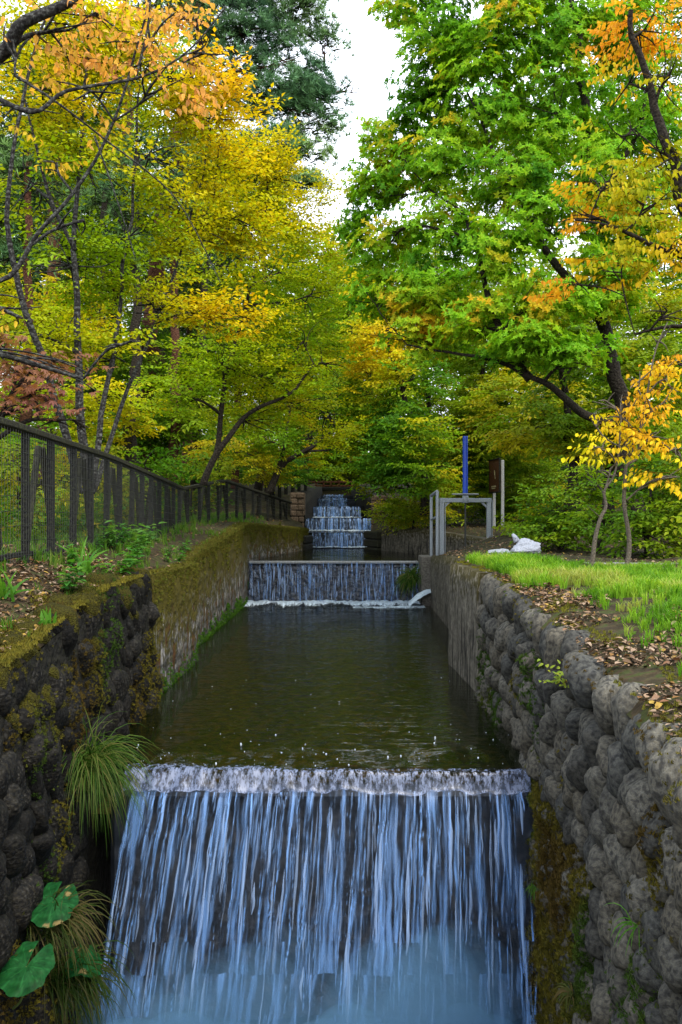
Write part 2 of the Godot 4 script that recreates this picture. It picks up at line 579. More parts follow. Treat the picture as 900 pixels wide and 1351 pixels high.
func spray(kind: String, sd: int) -> ArrayMesh:
	rng.seed = 9000 + sd
	var mb := MB.new()
	match kind:
		"oval", "shrub", "broad":
			var L: float = {"oval": 0.075, "shrub": 0.085, "broad": 0.1}[kind]
			var tips := [[Vector3.ZERO, Vector3(0.5, 0, 0)]]
			for k in 4:
				var b := Vector3(0.08 + 0.1 * k, 0, 0)
				tips.append([b, b + Vector3(r(0.12, 0.22), r(-0.06, 0.08), (1 if k % 2 else -1) * r(0.14, 0.26))])
			for t in tips:
				var a: Vector3 = t[0]
				var b: Vector3 = t[1]
				twig(mb, a, b, 0.004)
				var n := 7 if a == Vector3.ZERO else 5
				for k in n:
					var f := (k + 0.7) / n
					var p := a.lerp(b, f)
					var q := (b - a).normalized()
					var w := q.cross(Vector3.UP).normalized() * (1 if k % 2 else -1)
					var d := q * r(0.3, 1.0) + w * (1.0 if k < n - 1 else 0.1) + Vector3(0, r(-0.6, 0.35), 0)
					leaf(mb, p, d, Vector3(r(-0.6, 0.6), 1, r(-0.6, 0.6)), L * r(0.75, 1.25), L * r(0.5, 0.66), leaf_tone())
		"oak":
			for k in 6:
				var b := Vector3(r(0.05, 0.42), r(-0.08, 0.12), r(-0.24, 0.24))
				twig(mb, Vector3(b.x * 0.3, 0, 0), b, 0.004)
				var q := Vector3(r(0.3, 1), r(-0.2, 0.6), b.z * 3.0).normalized()
				var bs := frame(q, Vector3.UP)
				for j in 6:
					var a := TAU * j / 6.0 + r(-0.3, 0.3)
					var d := bs.x * r(0.1, 0.7) + bs.y * cos(a) + bs.z * sin(a) + Vector3(0, -0.15, 0)
					leaf(mb, b, d, bs.x + Vector3(r(-0.4, 0.4), 0.4, r(-0.4, 0.4)), r(0.07, 0.115), r(0.04, 0.058), leaf_tone())
		"maple":
			for k in 16:
				var b := Vector3(r(0.0, 0.45), r(-0.05, 0.05), r(-0.25, 0.25))
				if k % 3 == 0:
					twig(mb, Vector3(b.x * 0.4, 0, 0), b, 0.003)
				star_leaf(mb, b, Vector3(r(0.2, 1), r(-0.7, 0.1), r(-0.8, 0.8)), Vector3(r(-0.5, 0.5), 1, r(-0.5, 0.5)), r(0.05, 0.085), leaf_tone())
		"cherry":
			for t in [[Vector3.ZERO, Vector3(0.5, 0, 0.03)], [Vector3(0.15, 0, 0), Vector3(0.34, 0.02, 0.18)], [Vector3(0.25, 0, 0), Vector3(0.4, -0.02, -0.17)]]:
				var a: Vector3 = t[0]
				var b: Vector3 = t[1]
				twig(mb, a, b, 0.004)
				for k in 5:
					var p := a.lerp(b, (k + 0.8) / 5.0)
					leaf(mb, p, Vector3(r(0.1, 0.8), r(-1.3, -0.2), r(-0.8, 0.8)), Vector3(r(-0.4, 0.8), r(0.2, 1), r(-0.8, 0.8)), r(0.06, 0.095), r(0.032, 0.048), leaf_tone(), 1)
		"pine":
			for k in 7:
				var b := Vector3(r(0.0, 0.5), r(-0.05, 0.1), r(-0.25, 0.25))
				twig(mb, Vector3(b.x * 0.4, 0, 0), b, 0.008)
				for j in 13:
					var d := (rdir() + Vector3(0.5, 0.6, b.z * 2.0)).normalized()
					var w := d.cross(rdir()).normalized() * 0.006
					var v := r(0.7, 1.3)
					mb.tri3(b + w, b - w, b + d * r(0.11, 0.17), Color(v, v, v))
		"blade":
			for k in 9:
				var a := r(0, TAU)
				var lean := Vector3(cos(a), 0, sin(a)) * r(0.15, 0.9)
				var h := r(0.6, 1.15)
				var root := Vector3(r(-0.2, 0.2), 0, r(-0.2, 0.2))
				var w := Vector3(-sin(a), 0, cos(a)) * 0.035
				var m := root + Vector3(0, h * 0.62, 0) + lean * h * 0.25
				var tip := root + Vector3(0, h * r(0.75, 1.0), 0) + lean * h * 0.8
				var v := r(0.7, 1.3)
				var c := Color(v * r(0.85, 1.15), v, v)
				var s := mb.v.size()
				mb.v.append_array([root + w, root - w, m + w * 0.8, m - w * 0.8, tip])
				mb.c.append_array([c * 0.9, c * 0.9, c, c, c])
				mb.i.append_array([s, s + 1, s + 3, s, s + 3, s + 2, s + 2, s + 3, s + 4])
		"moss":
			for k in 12:
				var d := (rdir() * 0.8 + Vector3.UP).normalized()
				var w := d.cross(rdir()).normalized() * 0.13
				var b := Vector3(r(-0.6, 0.6), -0.1, r(-0.6, 0.6))
				var v := r(0.6, 1.4)
				mb.tri3(b + w, b - w, b + d * r(0.5, 1.0), Color(v, v * r(0.92, 1.08), v))
		"weed":
			for k in 5:
				var a := r(0, TAU)
				var top := Vector3(cos(a) * r(0.1, 0.5), r(0.5, 1.0), sin(a) * r(0.1, 0.5))
				twig(mb, Vector3.ZERO, top, 0.012)
				for j in 6:
					var p := top * (0.35 + 0.13 * j)
					var e := r(0, TAU)
					leaf(mb, p, Vector3(cos(e), r(-0.1, 0.5), sin(e)), Vector3(r(-0.3, 0.3), 1, r(-0.3, 0.3)), r(0.25, 0.42), r(0.15, 0.24), leaf_tone(), 1)
		"litter":
			leaf(mb, Vector3(-0.5, 0.06, 0), Vector3(1, r(-0.05, 0.12), 0), Vector3(0, 1, r(-0.5, 0.5)), 1.0, r(0.45, 0.62), Color(1, 1, 1), 1)
	return mb.commit(false)


func make_sprays() -> void:
	for kind in ["oval", "shrub", "broad", "oak", "maple", "cherry", "pine", "blade", "moss", "weed", "litter"]:
		SP[kind] = []
		for k in 3:
			SP[kind].append(spray(kind, k + kind.length() * 13))


func pick(pal: Array, t: float) -> Color:
	t = clampf(t, 0.0, 0.9999) * (pal.size() - 1)
	return (pal[int(t)] as Color).lerp(pal[int(t) + 1], t - int(t))


# ---------------------------------------------------------------- trees
# stems: [[point, point ...], start radius, end radius]; lobes: [px, py, rx, ry, d] in photograph measures
func tree(called: String, label: String, category: String, group: String, sd: int, o: Dictionary) -> Node3D:
	rng.seed = sd
	var root := thing(called, label, category, Vector3.ZERO, group)
	var wood := MB.new()
	var limb_parts := []
	var nodes := PackedVector3Array()
	var rads := PackedFloat32Array()
	for s in o.stems:
		var line := smooth_line(s[0], 5)
		for k in line.size():   # a little crookedness
			if k > 0:
				line[k] += Vector3(noise.get_noise_3dv(line[k] * 30.0), 0, noise.get_noise_3dv(line[k] * 30.0 + Vector3(99, 0, 0))) * s[1] * 1.2
		tube(wood, line, s[1], s[2], 9, 0.35, 0.8)
		for k in line.size():
			nodes.append(line[k])
			rads.append(lerpf(s[1], s[2], float(k) / (line.size() - 1)))
	root.position = nodes[0] if nodes.size() else Vector3.ZERO
	var off := -root.position
	var boost: float = o.get("boost", 1.5)
	var xf := []
	var cols := []
	var dens: float = o.get("density", 60.0)
	var size: float = o.get("size", 1.0)
	var pal: Array = o.palette
	var gap: float = o.get("gap", -0.12)
	var flat: float = o.get("flat", 0.35)
	for lobe in o.lobes:
		var d: float = lobe[4]
		var c := P(lobe[0], lobe[1], d)
		var rad := Vector3(lobe[2], lobe[3], (lobe[2] + lobe[3]) * o.get("deep", 0.5)) * d / F
		# limb from the nearest lower node
		var best := 0
		var bd := 1e9
		for k in nodes.size():
			var e := nodes[k].distance_to(c) + maxf(0.0, nodes[k].y - c.y + 0.2) * 2.5
			if e < bd:
				bd = e
				best = k
		var path := PackedVector3Array()
		var limbs := MB.new()
		if nodes.size():
			var a := nodes[best]
			var mid := a.lerp(c, 0.5) + Vector3(r(-0.15, 0.15), r(-0.05, 0.18), r(-0.15, 0.15)) * a.distance_to(c)
			path = smooth_line([a, mid, c], 6)
			var rr := minf(rads[best] * 0.75, 0.02 + 0.022 * a.distance_to(c))
			tube(limbs, path, rr, 0.012, 6, 0.3)
			for k in range(2, path.size()):
				nodes.append(path[k])
				rads.append(lerpf(rr, 0.012, float(k) / path.size()))
			for k in o.get("subs", 7):
				var from := path[rng.randi_range(path.size() / 2, path.size() - 1)]
				var to := c + rdir() * rad * r(0.6, 1.0)
				var m2 := from.lerp(to, 0.5) + Vector3(r(-1, 1), r(-0.4, 1), r(-1, 1)) * 0.12 * from.distance_to(to)
				tube(limbs, smooth_line([from, m2, to], 4), 0.014 * size, 0.004, 4)
		limb_parts.append(limbs)
		var n := int(dens * lobe[2] * lobe[3] * d * d / F / F * PI / (size * size))
		for k in n:
			var dir := rdir()
			var p := c + dir * rad * pow(rng.randf(), 0.4)
			if noise.get_noise_3dv(p * 26.0 / size) < gap:
				continue
			var out := Vector3(p.x - c.x, 0, p.z - c.z).normalized() + Vector3(r(-0.7, 0.7), r(-flat - 0.15, flat), r(-0.7, 0.7))
			var up := Vector3(r(-flat, flat), 1, r(-flat, flat))
			var b := frame(out, up).scaled(Vector3.ONE * size * r(0.75, 1.25))
			xf.append(Transform3D(b, p + off - b.x * 0.2))
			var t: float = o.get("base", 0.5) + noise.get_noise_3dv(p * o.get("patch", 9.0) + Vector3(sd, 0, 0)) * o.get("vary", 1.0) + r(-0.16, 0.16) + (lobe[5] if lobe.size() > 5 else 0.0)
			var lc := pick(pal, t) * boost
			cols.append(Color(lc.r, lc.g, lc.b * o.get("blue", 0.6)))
	if wood.v.size():
		for k in wood.v.size():
			wood.v[k] += off
		part("trunk", wood.commit(), o.bark, root)
	for limbs in limb_parts:
		for k in limbs.v.size():
			limbs.v[k] += off
		part("branch", limbs.commit(), o.bark, root)
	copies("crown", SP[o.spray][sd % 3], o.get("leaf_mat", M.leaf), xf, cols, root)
	return root


func stem(pts: Array, r0: float, r1: float) -> Array:
	var q := []
	for p in pts:
		q.append(P(p[0], p[1], p[2]))
	return [q, r0, r1]


# ---------------------------------------------------------------- the channel and its banks: [distance, x of the wall face, height of the wall top]
const LEFT := [[0.5, -2.05, 0.70], [3.0, -2.05, 0.82], [4.0, -2.02, 0.90], [5.3, -2.0, 1.04], [6.9, -2.0, 1.26], [8.0, -2.0, 1.34], [9.6, -1.98, 1.35], [12.2, -1.93, 1.33],
	[12.21, -2.14, 1.33], [16.0, -2.12, 1.52], [20.0, -2.06, 1.75], [27.0, -0.98, 1.50], [28.0, -1.1, 1.6], [30.0, -1.35, 2.2], [33.0, -1.3, 2.75], [37.0, -1.15, 3.1], [46.0, -1.1, 3.3], [58.0, 0.0, 4.0], [90.0, 0.0, 7.0], [160.0, 0.0, 12.0]]
const RIGHT := [[0.5, 1.5, 0.50], [3.0, 1.5, 0.72], [4.3, 1.5, 0.87], [4.8, 1.5, 0.98], [6.2, 1.5, 1.10], [7.7, 1.5, 1.25], [9.9, 1.5, 1.34], [12.0, 1.42, 1.34],
	[12.01, 1.80, 1.32], [16.0, 1.85, 1.22], [19.3, 1.9, 1.08], [19.7, 1.95, 1.06], [20.5, 3.25, 1.34], [23.5, 2.07, 1.55], [27.0, 0.75, 1.42], [28.0, 0.9, 1.6], [30.0, 1.2, 2.2], [33.0, 1.1, 2.75], [37.0, 0.7, 3.1], [46.0, 0.7, 3.3], [58.0, 0.0, 4.0], [90.0, 0.0, 7.0], [160.0, 0.0, 12.0]]


func bank_height(side: int, x: float, d: float) -> float:
	var t := LEFT if side < 0 else RIGHT
	var e := maxf(0.0, (x - tab(t, d, 1)) * side)
	var h := tab(t, d, 2)
	if side < 0:
		h = lerpf(h, maxf(h, 1.58 + maxf(0.0, d - 14.0) * 0.025), sstep(0.15, 0.9, e))
		h += 0.10 * maxf(0.0, e - 3.0) + 0.05 * sstep(0.1, 0.5, e)
	else:
		h = lerpf(h, maxf(h, 1.30 + maxf(0.0, d - 11.0) * 0.018), sstep(0.2, 1.6, e))
		h += 0.16 * maxf(0.0, e - 4.0) + 0.04 * sstep(0.1, 0.4, e)
	h += (noise.get_noise_2d(x * 22.0, d * 22.0) * 0.07 + noise.get_noise_2d(x * 60.0, d * 60.0) * 0.025) * sstep(0.1, 0.8, e)
	return h


func bank(side: int) -> ArrayMesh:
	var t := LEFT if side < 0 else RIGHT
	var ds := PackedFloat32Array()
	var d := 0.5
	while d < 160.0:
		ds.append(d)
		d += 0.16 if d < 14.0 else (0.4 if d < 34.0 else 4.0)
	var es := PackedFloat32Array()
	var e := 0.06
	while e < 130.0:
		es.append(e)
		e += 0.11 if e < 3.2 else (0.5 if e < 12.0 else e * 0.3)
	var mb := MB.new()
	for a in ds.size():
		var x0 := tab(t, ds[a], 1)
		for b in es.size():
			var x := x0 + side * es[b]
			mb.v.append(Vector3(x, bank_height(side, x, ds[a]) - (0.10 if b == 0 else 0.0), -ds[a]))
	for a in ds.size() - 1:
		for b in es.size() - 1:
			var k := a * es.size() + b
			mb.quad(k, k + 1, k + es.size() + 1, k + es.size())
	return mb.commit()


# a concrete wall along a line of [x, d, top, bottom]; the face looks towards the channel, thick extends to side
func wall_mesh(line: Array, side: int, thick: float, rough := 0.012) -> ArrayMesh:
	var mb := MB.new()
	var rows := 10
	var total := 0.0
	var pts := []
	for k in line.size() - 1:
		var n := maxi(2, int(Vector2(line[k][0], line[k][1]).distance_to(Vector2(line[k + 1][0], line[k + 1][1])) / 0.25))
		for j in n + (1 if k == line.size() - 2 else 0):
			var w := float(j) / n
			pts.append([lerpf(line[k][0], line[k + 1][0], w), lerpf(line[k][1], line[k + 1][1], w), lerpf(line[k][2], line[k + 1][2], w), lerpf(line[k][3], line[k + 1][3], w)])
	for k in pts.size():
		var p: Array = pts[k]
		if k > 0:
			total += Vector2(p[0] - pts[k - 1][0], p[1] - pts[k - 1][1]).length()
		for b in rows + 3:
			var t := minf(float(b) / rows, 1.0)
			var y := lerpf(p[3], p[2], t)
			var q := Vector3(p[0], y, -p[1])
			if b < rows:
				q.x += fine.get_noise_3dv(q * 14.0) * rough * 2.0
			if b == rows:
				q += Vector3(side * 0.025, fine.get_noise_2d(p[1] * 30.0, 3.0) * 0.03, 0)
			if b == rows + 1:
				q += Vector3(side * thick, 0.0, 0)
			if b == rows + 2:
				q += Vector3(side * thick, p[3] - p[2], 0)
			mb.v.append(q)
			mb.u.append(Vector2(total * 0.33, (1.0 - t) if b <= rows else 0.02 + 0.1 * (b - rows)))
	var c := rows + 3
	for k in pts.size() - 1:
		for b in c - 1:
			mb.quad(k * c + b, k * c + b + 1, (k + 1) * c + b + 1, (k + 1) * c + b)
	for k in [0, pts.size() - 1]:   # ends
		for b in rows:
			var s := mb.v.size()
			var p: Array = pts[k]
			var y0 := lerpf(p[3], p[2], float(b) / rows)
			var y1 := lerpf(p[3], p[2], float(b + 1) / rows)
			mb.v.append_array([mb.v[k * c + b], mb.v[k * c + b + 1], Vector3(p[0] + side * thick, y1, -p[1]), Vector3(p[0] + side * thick, y0, -p[1])])
			mb.u.append_array([Vector2(0, 1.0 - float(b) / rows), Vector2(0, 1.0 - float(b + 1) / rows), Vector2(0.15, 1.0 - float(b + 1) / rows), Vector2(0.15, 1.0 - float(b) / rows)])
			mb.quad(s, s + 1, s + 2, s + 3)
	return mb.commit()


func concrete(called: String, label: String, line: Array, side: int, thick: float, m: Material, group := "concrete channel walls") -> Node3D:
	var at := Vector3(line[0][0], line[0][3], -line[0][1])
	var o := MeshInstance3D.new()
	o.mesh = wall_mesh(line, side, thick)
	o.material_override = m
	o.name = numbered(called)
	add_child(o)
	tag(o, label, "wall", group)
	return o


# cobbles: rounded boxes pushed about by noise
func stone_mesh(sd: int) -> ArrayMesh:
	rng.seed = 500 + sd
	var mb := MB.new()
	var n := 7
	var seen := {}
	var pw := r(2.2, 3.2)
	var taper := r(0.15, 0.55)
	var sh := Vector3(r(-40, 40), r(-40, 40), r(-40, 40))
	for f in 6:
		for a in n + 1:
			for b in n + 1:
				var u := tan((float(a) / n - 0.5) * PI / 2.0)
				var w := tan((float(b) / n - 0.5) * PI / 2.0)
				var p: Vector3 = [Vector3(1, u, w), Vector3(-1, w, u), Vector3(w, 1, u), Vector3(u, -1, w), Vector3(u, w, 1), Vector3(w, u, -1)][f]
				var l := pow(pow(absf(p.x), pw) + pow(absf(p.y), pw) + pow(absf(p.z), pw), 1.0 / pw)
				p /= l
				p *= 1.0 + 0.34 * noise.get_noise_3dv(p * 15.0 + sh) + 0.10 * noise.get_noise_3dv(p * 45.0 + sh)
				p.x *= 1.0 - taper * (0.5 - p.y * 0.5)
				var key := Vector3i((p * 2000.0).round())
				if not seen.has(key):
					seen[key] = mb.v.size()
					mb.v.append(p)
				seen["%d_%d_%d" % [f, a, b]] = seen[key]
	for f in 6:
		for a in n:
			for b in n:
				mb.quad(seen["%d_%d_%d" % [f, a, b]], seen["%d_%d_%d" % [f, a, b + 1]], seen["%d_%d_%d" % [f, a + 1, b + 1]], seen["%d_%d_%d" % [f, a + 1, b]])
	return mb.commit()


var stone_shapes := []
var moss_caps := []
var moss_on := {"xf": [], "c": []}


func moss_point(p: Vector3, up: Vector3, s: float, c: Color) -> void:
	moss_on.xf.append(Transform3D(frame(Vector3(r(-1, 1), 0.1, r(-1, 1)), up).scaled(Vector3.ONE * s), p))
	moss_on.c.append(c)


func moss_cap(shape: ArrayMesh, sd: int) -> ArrayMesh:
	var arr := shape.surface_get_arrays(0)
	var v: PackedVector3Array = arr[Mesh.ARRAY_VERTEX]
	var n: PackedVector3Array = arr[Mesh.ARRAY_NORMAL]
	var ix: PackedInt32Array = arr[Mesh.ARRAY_INDEX]
	var mb := MB.new()
	for k in v.size():
		var keep := v[k].y + 0.7 * noise.get_noise_3dv(v[k] * 30.0 + Vector3(sd * 9.0, 0, 0)) - 0.25
		var lift := 0.09 * sstep(0.0, 0.3, keep) - 0.05 + 0.05 * noise.get_noise_3dv(v[k] * 90.0)
		mb.v.append(v[k] + n[k] * lift if keep > -0.15 else v[k] * 0.9)
	for k in range(0, ix.size(), 3):
		mb.i.append_array([ix[k], ix[k + 1], ix[k + 2]])
	return mb.commit()


func stone_wall(side: int, called: String, label: String, d1: float, d2: float, mats: Array, mossiness: float, sd: int) -> Node3D:
	rng.seed = sd
	var t := LEFT if side < 0 else RIGHT
	var root := thing(called, label, "wall", Vector3(tab(t, d1, 1), -2.0, -d1), "stone channel walls")
	var back := sheet(40, 14, func(s: float, q: float):
		var d := lerpf(d1, d2, s)
		var x := tab(t, d, 1)
		return Vector3(x + side * (0.11 if side > 0 else 0.02) + fine.get_noise_2d(d * 60.0, q * 90.0) * 0.03, lerpf(-2.3, tab(t, d, 2) - 0.08, q), -d) - root.position)
	part("mortar_bed", back, M.mortar, root)
	var h := 0.225
	for row in 15:
		var d := d1 + (0.14 if row % 2 else 0.0)
		while d < d2 - 0.1:
			var w := r(0.18, 0.30) * (1.3 if row == 0 else 1.0)
			var top := tab(t, d + w / 2, 2)
			var hh := h * (1.25 if row == 0 else 1.0)
			var y := top - 0.20 - row * h + r(-0.03, 0.03) + (0.03 if row == 0 else -0.02)
			var p := Vector3(tab(t, d + w / 2, 1) + side * (r(0.07, 0.12) if side > 0 else r(0.09, 0.16)), y, -(d + w / 2))
			if row == 0:
				p.x += side * 0.05
			var wet_low := y < -2.15
			d += w * 0.93
			if wet_low or not in_view(p, 70.0) or (p.y < -0.25 and -p.z > 7.1):
				continue
			var k := rng.randi() % stone_shapes.size()
			var b := Basis.from_euler(Vector3(r(-0.3, 0.3), r(-0.35, 0.35) + PI * (rng.randi() % 2), (0.38 if row % 2 else -0.1) + r(-0.3, 0.3)))
			b = Basis(Vector3.UP, PI / 2) * b
			var sc := Vector3(r(0.11, 0.15) * (1.15 if row == 0 else 1.0), hh * r(0.50, 0.68), w * r(0.44, 0.58))
			# the shape's x runs along the wall after the turn
			if side < 0:
				sc *= 1.2
			var bb := Basis(b.x * sc.z, b.y * sc.y, b.z * sc.x)
			var o := part("stone", stone_shapes[k], mats[rng.randi() % mats.size()], root, Transform3D(bb, p - root.position))
			if (side < 0 and row == 0) or (side < 0 and row < 4 and noise.get_noise_2d(p.z * 25.0, p.y * 25.0 + sd) > 0.02):
				part("moss", moss_caps[k], M.moss_bed, o)
			# moss cushions
			var wetness := noise.get_noise_2d(p.z * 18.0 + sd, p.y * 18.0)
			var n := 0
			if row == 0:
				n = int(420 * mossiness * sstep(-0.3, 0.3, wetness + mossiness * 0.35))
			else:
				n = int(520 * mossiness * sstep(0.02, 0.4, wetness + (0.25 if side < 0 and row < 3 else 0.0)))
			if side > 0 and -p.z > 5.6 and -p.z < 7.2 and y < -0.05:
				n = 620 if wetness > -0.25 else 200
			var ar: PackedVector3Array = stone_shapes[k].surface_get_arrays(0)[Mesh.ARRAY_VERTEX]
			var patch := rdir()
			for q in n:
				var v := ar[rng.randi() % ar.size()]
				var wn := bb * (v * 1.03 + Vector3(r(-0.1, 0.1), r(-0.1, 0.1), r(-0.1, 0.1)))
				if row == 0 and wn.y < r(-0.02, 0.10):
					continue
				if row > 0 and (wn.x * side > 0.02 or (v.dot(patch) < 0.1 and n < 150)):
					continue
				var g := noise.get_noise_3dv((p + wn) * 20.0)
				var c := Color(0.05, 0.045, 0.006).lerp(Color(0.12, 0.10, 0.010), r(0, 1)).lerp(Color(0.035, 0.07, 0.008), sstep(0.0, 0.4, g))
				c = c.lerp(Color(0.055, 0.03, 0.008), sstep(0.15, 0.45, -g) * 0.7)
				if side > 0 and row > 0:
					c = c * 0.9
				moss_point(p + wn, wn.normalized() * 0.6 + Vector3.UP * 0.5, r(0.012, 0.026) * (1.5 if n > 150 and side > 0 else 1.0), c)
	return root


func build_channel() -> void:
	structure("left_bank", bank(-1), M.soil)
	structure("right_bank", bank(1), M.soil)
	var base := sheet(2, 2, func(s: float, q: float): return Vector3(lerpf(-260, 260, s), -2.6, lerpf(30, -300, q)))
	structure("ground", base, M.soil)
	structure("head_bank", sheet(12, 10, func(s: float, q: float):
		var x := lerpf(-4.0, 4.0, s)
		return Vector3(x, lerpf(2.4, 4.3, q) + noise.get_noise_2d(x * 40.0, q * 60.0) * 0.15, lerpf(-47.5, -53.0, q))), M.soil)
	# beds
	var bed := sheet(30, 60, func(s: float, q: float):
		var d := lerpf(7.35, 20.1, q)
		var x := lerpf(tab(LEFT, d, 1) - 0.3, tab(RIGHT, d, 1) + 0.3, s)
		return Vector3(x, -0.42 + noise.get_noise_2d(x * 30.0, d * 30.0) * 0.10, -d))
	structure("stream_bed", bed, M.bed)
	rng.seed = 77
	for k in 20:
		stone_shapes.append(stone_mesh(k))
		moss_caps.append(moss_cap(stone_shapes[k], k))
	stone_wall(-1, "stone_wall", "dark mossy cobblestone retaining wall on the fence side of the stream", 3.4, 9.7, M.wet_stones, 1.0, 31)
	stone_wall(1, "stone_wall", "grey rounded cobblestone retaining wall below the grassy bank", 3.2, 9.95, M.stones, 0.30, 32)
	# concrete walls of the fence side
	concrete("concrete_wall", "olive mossy concrete wall section next to the dark cobblestone wall", [[-1.98, 9.62, 1.34, -0.6], [-1.93, 12.2, 1.32, -0.6]], -1, 0.3, M.left_concrete)
	concrete("concrete_wall", "stained concrete wall rising to the second weir below the fence", [[-2.14, 12.2, 1.31, -0.6], [-2.12, 16.0, 1.50, -0.6], [-2.06, 20.05, 1.73, -0.6]], -1, 0.3, M.left_concrete)
	concrete("concrete_wall", "moss-topped concrete wall beside the upper pool at the fence end", [[-2.06, 20.06, 1.73, 0.3], [-0.98, 27.0, 1.48, 0.3]], -1, 0.4, M.left_concrete)
	# the other side
	concrete("concrete_wall", "pale streaked concrete wall section where the grey cobblestones end", [[1.5, 9.96, 1.33, -0.6], [1.42, 12.0, 1.33, -0.6]], 1, 0.5, M.right_concrete)
	concrete("concrete_wall", "shaded concrete wall set back behind the streaked one under the sluice gate", [[1.80, 12.01, 1.31, -0.6], [1.85, 16.0, 1.21, -0.6], [1.9, 19.3, 1.07, -0.6]], 1, 0.4, M.right_concrete)
	concrete("concrete_wall", "concrete wall along the upper pool behind the sluice gate", [[3.25, 20.4, 1.38, 0.3], [2.07, 23.5, 1.56, 0.3], [1.15, 25.9, 1.49, 0.3]], 1, 0.3, M.right_concrete)
	var pier := MB.new()
	slab(pier, Transform3D(Basis(), Vector3(1.83, 0.22, -19.75)), Vector3(0.24, 1.66, 0.8), 0.015)
	var pm := part("pier", pier.commit(false), mat(Color.WHITE, 0.9, noise_tex(0.03, [[0, Color(0.05, 0.046, 0.04)], [0.5, Color(0.11, 0.10, 0.085)], [1, Color(0.16, 0.15, 0.12)]], 81), 1.2, M.bumpy, 1.0), self)
	pm.name = numbered("concrete_pier")
	tag(pm, "narrow concrete pier at the end of the second weir", "pier")
	var ledge := MB.new()
	slab(ledge, Transform3D(Basis(), Vector3(2.65, 0.70, -19.9)), Vector3(1.4, 0.68, 0.3), 0.015)
	var lm := part("ledge", ledge.commit(false), pm.material_override, self)
	lm.name = numbered("concrete_ledge")
	tag(lm, "concrete ledge that carries the sluice gate frame", "ledge")
	# stacked beams at the upper end of that wall
	var crib := thing("timber_crib", "three weathered beams stacked as a bank edge beside the lowest far step", "retaining wall", Vector3(0.95, 0.6, -26.4))
	for k in 4:
		part("beam", bar(Vector3(1.13, 0.62 + k * 0.235, -25.95) - crib.position, Vector3(0.77, 0.62 + k * 0.235, -27.0) - crib.position, 0.22, 0.215, 0.03), M.rail_wood, crib)
	var crib2 := thing("timber_crib", "dark mossy beams stacked at the end of the fence-side wall", "retaining wall", Vector3(-1.05, 0.6, -26.6))
	for k in 3:
		part("beam", bar(Vector3(-1.12, 0.70 + k * 0.25, -26.2) - crib2.position, Vector3(-0.93, 0.70 + k * 0.25, -27.1) - crib2.position, 0.2, 0.23, 0.03), M.wood, crib2)


# ---------------------------------------------------------------- water
func water_sheet(d0: float, d1: float, y: float, lip := 0.0, rows := 90, cols := 60, amp := 0.004, xl := 0.0, xr := 0.0) -> ArrayMesh:
	return sheet(cols, rows, func(s: float, q: float):
		var d := lerpf(d0, d1, q)
		var a := tab(LEFT, d, 1) - 0.12 if xl == 0.0 else xl
		var b := tab(RIGHT, d, 1) + 0.12 if xr == 0.0 else xr
		if xl == 0.0 and d > 19.55 and d < 20.6 and y > 0.5:
			b = 3.0
		var x := lerpf(a, b, s)
		var near := sstep(1.1, 0.0, d - d0) * lip
		var w := noise.get_noise_2d(x * 22.0, d * 75.0) * amp + noise.get_noise_2d(x * 60.0, d * 160.0) * amp * 0.5
		w += near * (noise.get_noise_2d(x * 50.0, d * 30.0) * 0.03 + noise.get_noise_2d(x * 110.0, d * 90.0) * 0.014)
		return Vector3(x, y + w - near * sstep(0.45, 0.0, d - d0) * 0.05, -d))


